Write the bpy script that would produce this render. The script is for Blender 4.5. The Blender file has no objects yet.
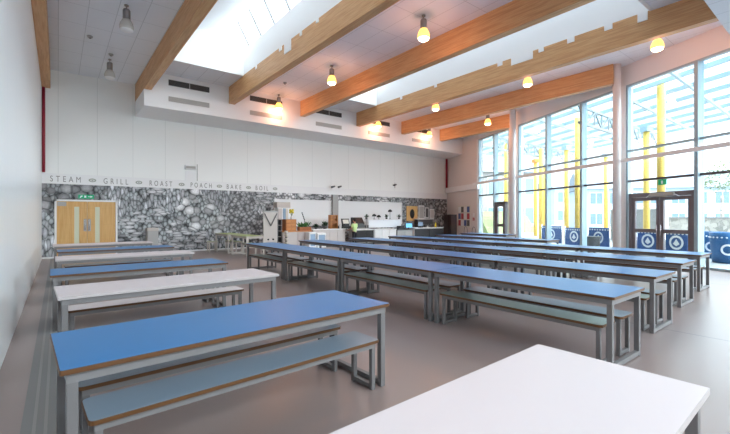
import bpy, bmesh, math, random
from math import radians as R, sin, cos, pi
from mathutils import Vector, Matrix
random.seed(7)
C = bpy.context.scene.collection

# ------------------------------------------------------------------ measured camera (room axes: Y runs along the side wall, X along the mural wall)
F_PX, CX, CY, EYE, YAW = 392.0, 365.0, 216.0, 1.52, R(38.07)
FW = (sin(YAW), cos(YAW)); RT = (cos(YAW), -sin(YAW))
def ray(px):
    u = (px - CX) / F_PX
    return FW[0] + u * RT[0], FW[1] + u * RT[1]
def on_y(px, py, Y):                 # where a sight line meets the plane y = Y
    d = ray(px); t = Y / d[1]
    return t * d[0], EYE + (CY - py) * t / F_PX
WA = Vector((21.3, 17.95, 0)); WD = Vector((-.4102, -.912, 0)); WN = Vector((.912, -.4102, 0))   # glazed wall: corner, run, outward
WROT = math.atan2(WD.y, WD.x)
def on_wall(px, o=0.0):              # distance s along the glazed wall (offset o outwards), and depth t
    d = ray(px); A = WA + WN * o
    det = d[0] * (-WD.y) + WD.x * d[1]
    t = (A.x * (-WD.y) + WD.x * A.y) / det
    p = Vector((t * d[0], t * d[1], 0)) - A
    return p.dot(WD), t
def wall_pt(s, o=0.0, z=0.0):
    p = WA + WD * s + WN * o
    return (p.x, p.y, z)

# ------------------------------------------------------------------ materials
MATS = {}
def mat(name, col, rough=.5, metal=0, spec=.5, emit=None, estr=0, alpha=None):
    m = bpy.data.materials.new(name); m.use_nodes = True
    b = m.node_tree.nodes['Principled BSDF']
    b.inputs['Base Color'].default_value = (*col, 1)
    b.inputs['Roughness'].default_value = rough
    b.inputs['Metallic'].default_value = metal
    b.inputs['Specular IOR Level'].default_value = spec
    if emit:
        b.inputs['Emission Color'].default_value = (*emit, 1); b.inputs['Emission Strength'].default_value = estr
    MATS[name] = m
    return m
def nodes(m): return m.node_tree.nodes, m.node_tree.links, m.node_tree.nodes['Principled BSDF']
def mixrgb(N, L, fac, a, b, mode='MIX'):
    n = N.new('ShaderNodeMix'); n.data_type = 'RGBA'; n.blend_type = mode
    for sock, v in ((n.inputs['Factor'], fac), (n.inputs[6], a), (n.inputs[7], b)):
        if hasattr(v, 'is_output'): L.new(v, sock)
        elif isinstance(v, (int, float)): sock.default_value = v
        else: sock.default_value = (*v, 1)
    return n.outputs[2]
def math_n(N, L, op, a, b=None):
    n = N.new('ShaderNodeMath'); n.operation = op
    for i, v in enumerate((a, b)):
        if v is None: continue
        if hasattr(v, 'is_output'): L.new(v, n.inputs[i])
        else: n.inputs[i].default_value = v
    return n.outputs[0]
def ramp(N, L, fac, stops):
    n = N.new('ShaderNodeValToRGB'); e = n.color_ramp.elements
    while len(e) < len(stops): e.new(.5)
    for el, (p, c) in zip(e, stops):
        el.position = p; el.color = (*c, 1) if len(c) == 3 else c
    L.new(fac, n.inputs[0]); return n.outputs[0]
def coords(N, L, scale=(1, 1, 1), rot=(0, 0, 0)):
    t = N.new('ShaderNodeTexCoord'); mp = N.new('ShaderNodeMapping')
    mp.inputs['Scale'].default_value = scale; mp.inputs['Rotation'].default_value = rot
    L.new(t.outputs['Object'], mp.inputs[0]); return mp.outputs[0]
def noise(N, L, vec, scale, detail=3, rough=.5):
    n = N.new('ShaderNodeTexNoise'); n.inputs['Scale'].default_value = scale
    n.inputs['Detail'].default_value = detail; n.inputs['Roughness'].default_value = rough
    L.new(vec, n.inputs['Vector']); return n.outputs['Fac']
def grid_lines(N, L, vec, axes, width):      # 1 on thin joint lines; axes = {0: spacing, 2: spacing}
    sp = N.new('ShaderNodeSeparateXYZ'); L.new(vec, sp.inputs[0]); out = None
    for ax, s in axes.items():
        v = math_n(N, L, 'DIVIDE', sp.outputs[ax], s)
        fr = math_n(N, L, 'FRACT', v)
        ln = math_n(N, L, 'LESS_THAN', fr, width / s)
        out = ln if out is None else math_n(N, L, 'MAXIMUM', out, ln)
    return out

def wood_mat(name, c1, c2, c3, axis=1, lam=.045, rough=.5):
    """Glulam: grain along the axis, thin joints between the laminations."""
    m = mat(name, c1, rough); N, L, b = nodes(m)
    sc = [9, 9, 9]; sc[axis] = .7
    v = coords(N, L, tuple(sc)); g = noise(N, L, v, 3, 5, .6)
    v2 = coords(N, L, tuple(1.2 if i == axis else 22 for i in range(3))); g2 = noise(N, L, v2, 1.0, 1)
    col = mixrgb(N, L, ramp(N, L, g, [(.3, c1), (.7, c2)]), c1, c2) if False else ramp(N, L, g, [(.3, c1), (.68, c2)])
    col = mixrgb(N, L, ramp(N, L, g2, [(.45, (0, 0, 0)), (.65, (.55, .55, .55))]), col, c3)
    vz = coords(N, L)
    col = mixrgb(N, L, math_n(N, L, 'MULTIPLY', grid_lines(N, L, vz, {2: lam}, .004), .35), col, tuple(x * .5 for x in c1))
    L.new(col, b.inputs['Base Color']); return m

def panel_mat(name, col, line, axes, width=.012, rough=.5, var=.02):
    m = mat(name, col, rough); N, L, b = nodes(m)
    v = coords(N, L)
    ln = grid_lines(N, L, v, axes, width)
    c = mixrgb(N, L, ln, col, line)
    nz = noise(N, L, v, .6, 2)
    c = mixrgb(N, L, math_n(N, L, 'MULTIPLY', nz, var * 4), c, tuple(x * .9 for x in col))
    L.new(c, b.inputs['Base Color']); return m

M = MATS
panel_mat('side_wall_panel', (.86, .90, .92), (.70, .76, .79), {1: 1.2}, .012, .28)
panel_mat('back_wall_panel', (.87, .88, .86), (.66, .68, .66), {0: 1.17}, .012, .45)
panel_mat('white_plaster', (.82, .80, .79), (.82, .80, .79), {0: 50}, .0, .6)
panel_mat('pale_plaster', (.74, .67, .64), (.66, .60, .58), {2: 50}, .0, .6)
panel_mat('fascia_white', (.80, .77, .76), (.72, .69, .68), {2: 60}, .0, .55)
panel_mat('ceiling_tile', (.80, .83, .88), (.54, .57, .61), {0: .6, 1: 1.2}, .014, .8)
mat('shaft_white', (.88, .89, .90), .6)
mat('bulkhead_white', (.84, .83, .83), .55)
wood_mat('glulam', (.58, .31, .13), (.68, .41, .20), (.47, .22, .08), 1)
wood_mat('door_oak', (.62, .36, .12), (.70, .43, .17), (.56, .30, .09), 2, .6)
wood_mat('brown_wood', (.36, .13, .035), (.46, .19, .06), (.28, .09, .02), 0, .09)
wood_mat('orange_wood', (.55, .22, .06), (.62, .28, .09), (.48, .18, .04), 0, .5)
mat('steel_grey', (.17, .16, .16), .45, .0, .4)
mat('apron_grey', (.20, .19, .19), .5, .0, .4)
mat('blue_laminate', (.022, .165, .40), .34)
mat('white_laminate', (.62, .55, .56), .42)
mat('seat_grey', (.20, .255, .31), .30)
mat('seat_green', (.22, .28, .25), .30)
mat('seat_white', (.78, .72, .72), .4)
mat('lime_laminate', (.32, .40, .10), .4)
mat('ply_edge', (.115, .047, .012), .5)
mat('white_edge', (.50, .45, .44), .5)
mat('frame_alu', (.33, .44, .50), .4, .2)
mat('frame_dark', (.11, .105, .115), .4, .2)
mat('frame_white', (.84, .84, .84), .4)
mat('door_grey', (.19, .17, .185), .4, .2)
mat('chrome', (.7, .7, .72), .2, 1)
mat('brushed_steel', (.42, .42, .43), .5, .3)
mat('red_pipe', (.30, .012, .035), .4)
mat('dark_vent', (.045, .035, .03), .6)
mat('light_vent', (.42, .40, .37), .6)
mat('black', (.012, .012, .014), .35)
mat('black_soft', (.03, .03, .034), .7)
mat('dark_grey', (.10, .10, .105), .5)
mat('channel_grey', (.20, .195, .19), .45); mat('drain_rail', (.27, .25, .24), .4)
mat('dark_brown', (.07, .05, .045), .45); mat('mid_dark', (.16, .17, .18), .5)
mat('mid_grey', (.40, .39, .38), .5)
mat('warm_grey', (.55, .50, .46), .5)
mat('counter_pink', (.62, .57, .55), .5)
mat('white', (.82, .82, .82), .4)
mat('green_sign', (.0, .28, .12), .4, emit=(.0, .5, .2), estr=.15)
mat('lettering', (.24, .23, .21), .6)
mat('ornament', (.34, .36, .31), .6)
mat('yellow', (.74, .49, .10), .5)
mat('orange', (.85, .30, .05), .4)
mat('canopy_steel', (.38, .50, .57), .4, .2)
mat('truss_grey', (.30, .33, .35), .5, .2)
mat('barrier_blue', (.03, .10, .30), .5)
mat('bin_blue', (.03, .14, .34), .45)
mat('banner_white', (.8, .85, .9), .5)
mat('paving', (.30, .30, .30), .8)
mat('stone', (.38, .37, .34), .8)
mat('facade', (.42, .55, .66), .6)
mat('facade_dark', (.16, .25, .34), .3)
mat('slate', (.20, .25, .30), .7)
mat('leaf', (.05, .16, .035), .5)
mat('leaf_dark', (.02, .06, .025), .6)
mat('leaf_grass', (.17, .22, .09), .8)
mat('skin', (.50, .28, .19), .55)
mat('hair', (.02, .013, .01), .6)
mat('lime_cloth', (.62, .78, .34), .8)
mat('dark_cloth', (.02, .022, .03), .8)
mat('terracotta', (.35, .12, .04), .7)
mat('yellow_paint', (.80, .65, .05), .5)
mat('screen_blue', (.1, .35, .6), .3, emit=(.15, .5, .9), estr=.5)
mat('vision_glass', (.66, .68, .52), .12)
mat('pane_blue', (.33, .46, .62), .15)
mat('lamp_body', (.30, .28, .27), .35, .7)
mat('paper_red', (.45, .06, .08), .6)
mat('paper_blue', (.08, .13, .32), .6)
mat('paper_cream', (.72, .68, .60), .6)
mat('lamp_unlit', (.62, .60, .56), .25)
mat('lamp_glow', (.9, .5, .2), .3, emit=(1.0, .48, .08), estr=1.6)
mat('lamp_core', (1, .9, .7), .3, emit=(1.0, .85, .55), estr=6)

def glass_mat(name, tint, refl=.06):
    m = bpy.data.materials.new(name); m.use_nodes = True; N = m.node_tree.nodes; L = m.node_tree.links; N.clear()
    o = N.new('ShaderNodeOutputMaterial'); t = N.new('ShaderNodeBsdfTransparent'); g = N.new('ShaderNodeBsdfGlossy'); mx = N.new('ShaderNodeMixShader')
    t.inputs[0].default_value = (*tint, 1); g.inputs['Roughness'].default_value = .02
    lw = N.new('ShaderNodeLayerWeight'); lw.inputs['Blend'].default_value = .5
    p5 = N.new('ShaderNodeMath'); p5.operation = 'POWER'; L.new(lw.outputs['Facing'], p5.inputs[0]); p5.inputs[1].default_value = 5
    ma = N.new('ShaderNodeMath'); ma.operation = 'MULTIPLY_ADD'; L.new(p5.outputs[0], ma.inputs[0]); ma.inputs[1].default_value = .45; ma.inputs[2].default_value = refl * .5
    L.new(ma.outputs[0], mx.inputs[0]); L.new(t.outputs[0], mx.inputs[1]); L.new(g.outputs[0], mx.inputs[2]); L.new(mx.outputs[0], o.inputs[0])
    MATS[name] = m; return m
glass_mat('glass', (.93, .97, .98)); glass_mat('canopy_glass', (.86, .93, .95))
def translucent_mat(name, col):
    m = bpy.data.materials.new(name); m.use_nodes = True; N = m.node_tree.nodes; L = m.node_tree.links; N.clear()
    o = N.new('ShaderNodeOutputMaterial'); t = N.new('ShaderNodeBsdfTranslucent'); d = N.new('ShaderNodeBsdfDiffuse'); mx = N.new('ShaderNodeMixShader')
    t.inputs[0].default_value = (*col, 1); d.inputs[0].default_value = (*col, 1); mx.inputs[0].default_value = .08
    L.new(d.outputs[0], mx.inputs[1]); L.new(t.outputs[0], mx.inputs[2]); L.new(mx.outputs[0], o.inputs[0])
    MATS[name] = m; return m
translucent_mat('rooflight_sheet', (.9, .92, .94))

def floor_mat():
    m = mat('hall_floor', (.33, .29, .28), .28); N, L, b = nodes(m); v = coords(N, L)
    big = noise(N, L, v, .35, 3); c = ramp(N, L, big, [(.32, (.25, .195, .192)), (.68, (.27, .185, .155))])
    mid = noise(N, L, v, 1.1, 2, .4); c = mixrgb(N, L, math_n(N, L, 'MULTIPLY', mid, .3), c, (.25, .20, .19))
    vo = N.new('ShaderNodeTexVoronoi'); vo.inputs['Scale'].default_value = 70; L.new(v, vo.inputs['Vector'])
    sp = ramp(N, L, vo.outputs['Color'], [(.30, (0, 0, 0)), (.36, (.5, .5, .5))])
    c = mixrgb(N, L, math_n(N, L, 'MULTIPLY', noise(N, L, v, 140, 1), .1), c, (.42, .38, .37))
    dots = math_n(N, L, 'LESS_THAN', vo.outputs['Distance'], .16)
    c = mixrgb(N, L, math_n(N, L, 'MULTIPLY', dots, .07), c, (.2, .17, .17))
    sx = N.new('ShaderNodeSeparateXYZ'); L.new(v, sx.inputs[0])
    for pos in (6.42, 11.6):
        a = math_n(N, L, 'ABSOLUTE', math_n(N, L, 'SUBTRACT', sx.outputs[0], pos))
        c = mixrgb(N, L, math_n(N, L, 'LESS_THAN', a, .012), c, (.10, .09, .09))
    L.new(c, b.inputs['Base Color'])
    b.inputs['Roughness'].default_value = .30
    return m
floor_mat()

def mural_mat():
    """Printed black-and-white collage: patches of round, long and tangled food shapes."""
    m = mat('mural_print', (.4, .4, .4), .5); N, L, b = nodes(m)
    base = coords(N, L)
    wob = N.new('ShaderNodeTexNoise'); wob.inputs['Scale'].default_value = 1.5; L.new(base, wob.inputs['Vector'])
    w = N.new('ShaderNodeVectorMath'); w.operation = 'SCALE'; L.new(wob.outputs['Color'], w.inputs[0]); w.inputs['Scale'].default_value = .5
    ad = N.new('ShaderNodeVectorMath'); L.new(base, ad.inputs[0]); L.new(w.outputs[0], ad.inputs[1])
    def blobs(scale, sc, rot, dark, light, k):
        v = coords(N, L, sc, rot)
        vo = N.new('ShaderNodeTexVoronoi'); vo.inputs['Scale'].default_value = scale; vo.inputs['Randomness'].default_value = .85
        L.new(v, vo.inputs['Vector'])
        ve = N.new('ShaderNodeTexVoronoi'); ve.feature = 'DISTANCE_TO_EDGE'; ve.inputs['Scale'].default_value = scale; ve.inputs['Randomness'].default_value = .85
        L.new(v, ve.inputs['Vector'])
        sh = ramp(N, L, vo.outputs['Distance'], [(0, light), (.32, tuple(x * .78 for x in light)), (.55, tuple(x * .38 for x in light)), (k + .12, dark)])
        sh = mixrgb(N, L, ramp(N, L, ve.outputs['Distance'], [(.02, (.55, .55, .55)), (.09, (0, 0, 0))]), sh, dark)
        tint = ramp(N, L, vo.outputs['Color'], [(.1, (.45, .45, .46)), (.9, (1, 1, 1))])
        return mixrgb(N, L, 1.0, sh, tint, 'MULTIPLY'), vo.outputs['Distance']
    A, dA = blobs(2.5, (1, 1, 1.2), (0, 0, 0), (.02, .02, .022), (.78, .78, .79), .66)
    B, dB = blobs(6.0, (1, 1, 1.1), (0, .5, 0), (.05, .05, .053), (.95, .95, .96), .72)
    D, dD = blobs(3.4, (2.3, 1, .8), (0, .7, 0), (.02, .021, .024), (.92, .94, .97), .72)
    E2, dE = blobs(3.6, (.7, 1, 2.2), (0, .45, 0), (.015, .015, .017), (.70, .70, .71), .70)
    G, dG = blobs(7.5, (1, 1, .7), (0, 1.1, 0), (.012, .012, .014), (.56, .60, .61), .72)
    pile = lambda top, d, under, t: mixrgb(N, L, math_n(N, L, 'LESS_THAN', d, t), under, top)
    A = pile(A, dA, G, .56); D = pile(D, dD, G, .60); E2 = pile(E2, dE, G, .52); B = pile(B, dB, G, .75)
    cell = N.new('ShaderNodeTexVoronoi'); cell.inputs['Scale'].default_value = .62; L.new(ad.outputs[0], cell.inputs['Vector'])
    sep = N.new('ShaderNodeSeparateColor'); L.new(cell.outputs['Color'], sep.inputs[0]); r = sep.outputs[0]
    c = mixrgb(N, L, math_n(N, L, 'GREATER_THAN', r, .34), A, B)
    c = mixrgb(N, L, math_n(N, L, 'GREATER_THAN', r, .58), c, D)
    c = mixrgb(N, L, math_n(N, L, 'GREATER_THAN', r, .80), c, E2)
    c = mixrgb(N, L, 1.0, c, ramp(N, L, sep.outputs[1], [(.15, (.65, .65, .66)), (.8, (1.3, 1.3, 1.3))]), 'MULTIPLY')
    fine = noise(N, L, base, 14, 4, .75)
    c = mixrgb(N, L, .5, c, ramp(N, L, fine, [(.25, (.35, .35, .36)), (.7, (1.3, 1.3, 1.32))]), 'MULTIPLY')
    L.new(c, b.inputs['Base Color'])
mural_mat()
def stone_mat():
    m = M['stone']; N, L, b = nodes(m); v = coords(N, L)
    vo = N.new('ShaderNodeTexVoronoi'); vo.inputs['Scale'].default_value = 4; L.new(v, vo.inputs['Vector'])
    L.new(ramp(N, L, vo.outputs['Color'], [(.2, (.26, .26, .24)), (.8, (.50, .48, .44))]), b.inputs['Base Color'])
stone_mat()

# ------------------------------------------------------------------ mesh helpers
class MB:
    def __init__(s): s.bm = bmesh.new(); s.mi = 0
    def _tag(s, faces):
        for f in faces: f.material_index = s.mi
        return s
    def box(s, x0, x1, y0, y1, z0, z1):
        v = [s.bm.verts.new(p) for p in ((x0,y0,z0),(x1,y0,z0),(x1,y1,z0),(x0,y1,z0),(x0,y0,z1),(x1,y0,z1),(x1,y1,z1),(x0,y1,z1))]
        return s._tag([s.bm.faces.new([v[i] for i in q]) for q in ((3,2,1,0),(4,5,6,7),(0,1,5,4),(1,2,6,5),(2,3,7,6),(3,0,4,7))])
    def prism(s, poly, z0, z1):
        n = len(poly)
        a = [s.bm.verts.new((x, y, z0)) for x, y in poly]; b = [s.bm.verts.new((x, y, z1)) for x, y in poly]
        fs = [s.bm.faces.new(a[::-1]), s.bm.faces.new(b)]
        for i in range(n): fs.append(s.bm.faces.new((a[i], a[(i+1) % n], b[(i+1) % n], b[i])))
        return s._tag(fs)
    def extr(s, pts, d):                     # any planar polygon (3-D points) given thickness by vector d
        n = len(pts); d = Vector(d)
        a = [s.bm.verts.new(p) for p in pts]; b = [s.bm.verts.new(Vector(p) + d) for p in pts]
        fs = [s.bm.faces.new(a[::-1]), s.bm.faces.new(b)]
        for i in range(n): fs.append(s.bm.faces.new((a[i], a[(i+1) % n], b[(i+1) % n], b[i])))
        return s._tag(fs)
    def bar(s, p, q, w, h=None):
        p = Vector(p); q = Vector(q); h = h or w; d = (q - p).normalized()
        up = Vector((0, 0, 1)) if abs(d.z) < .95 else Vector((0, 1, 0))
        a = d.cross(up).normalized() * (w / 2); c = a.cross(d).normalized() * (h / 2)
        r0 = [s.bm.verts.new(p + a * i + c * j) for i, j in ((-1,-1),(1,-1),(1,1),(-1,1))]
        r1 = [s.bm.verts.new(q + a * i + c * j) for i, j in ((-1,-1),(1,-1),(1,1),(-1,1))]
        fs = [s.bm.faces.new(r0[::-1]), s.bm.faces.new(r1)]
        for i in range(4): fs.append(s.bm.faces.new((r0[i], r0[(i+1) % 4], r1[(i+1) % 4], r1[i])))
        return s._tag(fs)
    def tube(s, p, q, r0, r1=None, n=12):
        p = Vector(p); q = Vector(q); r1 = r0 if r1 is None else r1; d = (q - p).normalized()
        up = Vector((0, 0, 1)) if abs(d.z) < .95 else Vector((1, 0, 0))
        a = d.cross(up).normalized(); c = a.cross(d).normalized()
        ra = [s.bm.verts.new(p + (a * cos(2*pi*i/n) + c * sin(2*pi*i/n)) * r0) for i in range(n)]
        rb = [s.bm.verts.new(q + (a * cos(2*pi*i/n) + c * sin(2*pi*i/n)) * r1) for i in range(n)]
        fs = [s.bm.faces.new(ra[::-1]), s.bm.faces.new(rb)]
        for i in range(n):
            f = s.bm.faces.new((ra[i], ra[(i+1) % n], rb[(i+1) % n], rb[i])); f.smooth = n > 6; fs.append(f)
        return s._tag(fs)
    def lathe(s, prof, n=16, c=(0, 0)):       # prof: (r, z)
        rings = [[s.bm.verts.new((c[0] + max(r, 1e-4) * cos(2*pi*i/n), c[1] + max(r, 1e-4) * sin(2*pi*i/n), z)) for i in range(n)] for r, z in prof]
        fs = [s.bm.faces.new(rings[0][::-1]), s.bm.faces.new(rings[-1])]
        for a, b in zip(rings, rings[1:]):
            for i in range(n):
                f = s.bm.faces.new((a[i], a[(i+1) % n], b[(i+1) % n], b[i])); f.smooth = True; fs.append(f)
        return s._tag(fs)
    def ball(s, c, r, sc=(1, 1, 1), n=10):
        prof = [(sin(pi*i/n), -cos(pi*i/n)) for i in range(n + 1)]
        start = len(s.bm.verts); s.bm.verts.ensure_lookup_table()
        before = set(s.bm.verts)
        s.lathe([(r * a, r * z) for a, z in prof], n + 4)
        for v in s.bm.verts:
            if v not in before: v.co = Vector((v.co.x * sc[0] + c[0], v.co.y * sc[1] + c[1], v.co.z * sc[2] + c[2]))
        return s
    def leaf(s, p, q, w):
        p = Vector(p); q = Vector(q); d = q - p; side = d.cross(Vector((0, 0, 1)))
        side = (side.normalized() if side.length > 1e-5 else Vector((1, 0, 0))) * w
        m = (p + q) / 2 + Vector((0, 0, d.length * .12)); t = Vector((0, 0, .003))
        return s.extr([p, m + side, q, m - side], t)
    def build(s, name, mats, parent=None, bevel=0, loc=None, rotz=0, seg=2):
        bmesh.ops.recalc_face_normals(s.bm, faces=s.bm.faces[:])
        me = bpy.data.meshes.new(name); s.bm.to_mesh(me); s.bm.free()
        for k in ([mats] if isinstance(mats, str) else mats): me.materials.append(M[k])
        o = bpy.data.objects.new(name, me); C.objects.link(o)
        if parent: o.parent = parent
        if loc: o.location = loc
        if rotz: o.rotation_euler.z = rotz
        if bevel:
            b = o.modifiers.new('bevel', 'BEVEL'); b.width = bevel; b.segments = seg; b.limit_method = 'ANGLE'; b.angle_limit = R(40)
        return o
def tag(o, label=None, cat=None, group=None, kind=None):
    if label: o['label'] = label
    if cat: o['category'] = cat
    if group: o['group'] = group
    if kind: o['kind'] = kind
    return o
def empty(name, loc=(0, 0, 0), rotz=0, label=None, cat=None, group=None, kind=None):
    o = bpy.data.objects.new(name, None); o.empty_display_size = .2; C.objects.link(o)
    o.location = loc; o.rotation_euler.z = rotz
    return tag(o, label, cat, group, kind)
def dup(root, loc, rotz=0, label=None, group=None):
    r = root.copy(); C.objects.link(r); r.location = loc; r.rotation_euler.z = rotz
    if label: r['label'] = label
    if group: r['group'] = group
    for ch in list(root.children):
        c = ch.copy(); C.objects.link(c); c.parent = r
        for g in list(ch.children):
            d = g.copy(); C.objects.link(d); d.parent = c
    return r
def struct(o, label, cat='building'): return tag(o, label, cat, None, 'structure')

# ------------------------------------------------------------------ room shell
XL, YB, YN, ZC = -.45, 17.95, -4.0, 6.75
def xw(y): return 21.3 - (17.95 - y) / .912 * .4102
def yw(x): return 17.95 - (21.3 - x) / .4102 * .912

o = MB().prism([(XL - .2, YN), (xw(YN), YN), (21.3, YB), (XL - .2, YB)], -.2, 0).build('floor', 'hall_floor')
struct(o, 'speckled polished grey pink floor of the dining hall', 'floor')
MB_ = MB().box(XL - .2, XL, YN, YB + .2, 0, ZC).build('wall_left', 'side_wall_panel')
struct(MB_, 'glossy white panelled side wall beside the short tables', 'wall')
o = MB().box(XL, 21.3, YB, YB + .25, 2.68, ZC).box(XL, 21.3, YB, YB + .25, 0, 2.68).build('wall_back', 'back_wall_panel')
struct(o, 'tall white panelled end wall above the food mural', 'wall')
o = MB().box(XL, xw(YN) + .3, YN - .2, YN, 0, 2.6).box(XL, xw(YN) + .3, YN - .2, YN, 6.3, ZC).box(XL, -.1, YN - .2, YN, 2.6, 6.3).box(11.0, xw(YN) + .3, YN - .2, YN, 2.6, 6.3).build('wall_near', 'white_plaster')
struct(o, 'white wall behind the viewpoint around an added unseen window', 'wall')
t = empty('window_4', (5.45, YN, 0), 0, 'added unseen gridded window behind the viewpoint for extra daylight', 'window', kind='structure')  # unseen opening, added so daylight also enters from behind the camera
f = MB()
for k in range(6): f.box(-5.55 + k * 2.22 - .04, -5.55 + k * 2.22 + .04, -.16, -.04, 2.6, 6.3)
for z in (2.64, 4.4, 6.26): f.box(-5.55, 5.55, -.16, -.04, z - .04, z + .04)
f.build('window_frame', 'frame_alu', t)
MB().box(-5.55, 5.55, -.11, -.10, 2.6, 6.3).build('glass_pane', 'glass', t)

# drain channel beside the glossy wall
t = empty('floor_drain', (-.11, 0, 0), 0, 'long dark drainage channel in the floor beside the glossy white wall', 'drain', kind='structure')
MB().box(-.10, .10, -3, 17.9, -.01, .003).build('channel_bed', 'channel_grey', t)
MB().box(-.035, -.015, -3, 17.9, .0, .006).box(.03, .05, -3, 17.9, .0, .006).build('channel_rail', 'drain_rail', t)

# ceilings, bay by bay
BX = [-.45, 2.42, 5.45, 8.70, 11.90, 15.02, 18.20]      # left faces of the seven beams
BW = .24
ZB = 6.07
SKY0, SKY1 = 3.4, 14.3
c = MB()
def ceil_poly(mb, x0, x1, y0, y1):
    pts = [(x0, max(y0, yw(x0))), (x1, max(y0, yw(x1))), (x1, y1), (x0, y1)]
    mb.prism(pts, ZC, ZC + .2)
ceil_poly(c, BX[0], BX[1] + .12, YN, YB)
ceil_poly(c, BX[2] + .12, BX[3] + .12, YN, 15.9)
for a, b in ((1, 2), (3, 4)):
    c.prism([(BX[a] + .12, SKY1 + .085), (BX[b] + .12, SKY1 + .085), (BX[b] + .12, 15.9), (BX[a] + .12, 15.9)], ZC, ZC + .2)
    c.prism([(BX[a] + .12, YN), (BX[b] + .12, YN), (BX[b] + .12, SKY0 - .085), (BX[a] + .12, SKY0 - .085)], ZC, ZC + .2)
ceil_poly(c, BX[4] + .12, BX[5] + .12, YN, 15.9)
ceil_poly(c, BX[5] + .12, BX[6] + .12, YN, 15.9)
c.prism([(BX[6] + .12, yw(BX[6] + .12)), (xw(15.9), 15.9), (BX[6] + .12, 15.9)], ZC, ZC + .2)
struct(c.build('ceiling', 'ceiling_tile'), 'grey tiled flat ceiling between the timber beams', 'ceiling')

# roof over the bulkhead and beyond so no daylight leaks
struct(MB().prism([(BX[1] + .12, 15.9), (xw(15.9), 15.9), (21.3, YB + .2), (BX[1] + .12, YB + .2)], ZC + .001, ZC + .2).build('roof_slab', 'white_plaster'), 'roof over the ventilation bulkhead', 'roof')

# skylights: shaft walls, rising sheet roof, steep glazed side with bars
for k, a in ((1, 1), (2, 3)):
    x0, x1 = BX[a] + BW, BX[a + 1] + .02
    xt, zt, z1, z0 = x1 - .42, 8.45, 7.69, 7.60
    t = empty('skylight', ((x0 + x1) / 2, 9, ZC), 0, ('bright rooflight shaft between the two beams nearest the glossy wall' if k == 1 else 'bright rooflight shaft over the long blue table rows'), 'skylight', kind='structure')
    ox, oy, oz = t.location
    def W(x, y, z): return (x - ox, y - oy, z - oz)
    s = MB()
    s.extr([W(x1, SKY0, ZC - .04), W(x1, SKY1, ZC - .04), W(x1, SKY1, z1), W(x1, SKY0, z1)], (.08, 0, 0))
    s.extr([W(x0, SKY0, ZC - .04), W(x0, SKY1, ZC - .04), W(x0, SKY1, z0), W(x0, SKY0, z0)], (-.08, 0, 0))
    for y, d in ((SKY1, .08), (SKY0, -.08)):
        s.extr([W(x0, y, ZC), W(x1, y, ZC), W(x1, y, z1), W(xt, y, zt), W(x0, y, z0)], (0, d, 0))
    s.build('shaft_wall', 'shaft_white', t)
    MB().extr([W(x0, SKY0, z0), W(x0, SKY1, z0), W(xt, SKY1, zt), W(xt, SKY0, zt)], (0, 0, .02)).build('roof_sheet', 'rooflight_sheet', t)
    MB().extr([W(x1, SKY0, z1), W(x1, SKY1, z1), W(xt, SKY1, zt), W(xt, SKY0, zt)], (.01, 0, .005)).build('glazing', 'glass', t)
    y = SKY1 - .5
    while y > SKY0:
        MB().bar(W(x1, y, z1), W(xt, y, zt), .045).build('glazing_bar', 'mid_dark', t)
        y -= 1.06
    # white fixing plates over the edge of the beam
    for yy, w, h in (((13.1, .12, .10), (11.2, .16, .10), (10.72, .42, .30), (9.9, .10, .10), (9.0, .12, .08), (7.0, .16, .1), (5.4, .14, .1))
                     if k == 1 else ((12.6, .12, .10), (10.6, .12, .08), (7.7, .18, .10), (6.9, .75, .22), (6.25, .16, .1), (5.35, .2, .12), (4.35, .2, .12), (3.55, .22, .2))):
        MB().extr([W(x1 - .045, yy - w / 2, ZC - h), W(x1 - .045, yy + w / 2, ZC - h), W(x1 - .045, yy + w / 2, ZC + .02), W(x1 - .045, yy - w / 2, ZC + .02)], (.06, 0, 0)).build('fixing_plate', 'shaft_white', t)

# glulam beams
spans = [(YN, YB), (YN, YB), (YN, 16.2), (YN, 16.2), (1.6, 16.2), (5.36, 16.2), (10.95, 16.2)]
blab = ['timber beam running along the glossy white side wall', 'timber beam where the ventilation bulkhead begins', 'timber beam under the rooflight edge with notched upper rim',
        'timber beam between the lit lamps and the second rooflight', 'longest notched timber beam reaching the near grey bulkhead', 'timber beam ending at the round white column by the double door',
        'shortest timber beam ending at the far white column']
for x, (ya, yb), lb in zip(BX, spans, blab):
    b = MB().box(x + (0 if x > 0 else 0), x + BW, ya, yb, ZB, ZC + .03).build('timber_beam', 'glulam', None, .008)
    tag(b, lb, 'beam', 'glulam beams under the ceiling', 'structure')
# bulkheads
o = MB().prism([(BX[1], 15.9), (xw(15.9), 15.9), (21.3, YB), (BX[1], YB)], 5.48, ZB).prism([(BX[1] + BW, 15.9), (xw(15.9), 15.9), (21.3, YB), (BX[1] + BW, YB)], ZB, ZC).build('trim_1', 'bulkhead_white')
struct(o, 'white boxed ventilation bulkhead along the top of the mural wall', 'bulkhead')
o = MB().prism([(BX[1] + BW, -1.0), (xw(-1.0), -1.0), (xw(1.83), 1.83), (BX[1] + BW, 1.83)], 5.48, ZC).build('trim_2', 'ceiling_tile')
struct(o, 'grey boxed bulkhead at the near end of the beams', 'bulkhead')

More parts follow.
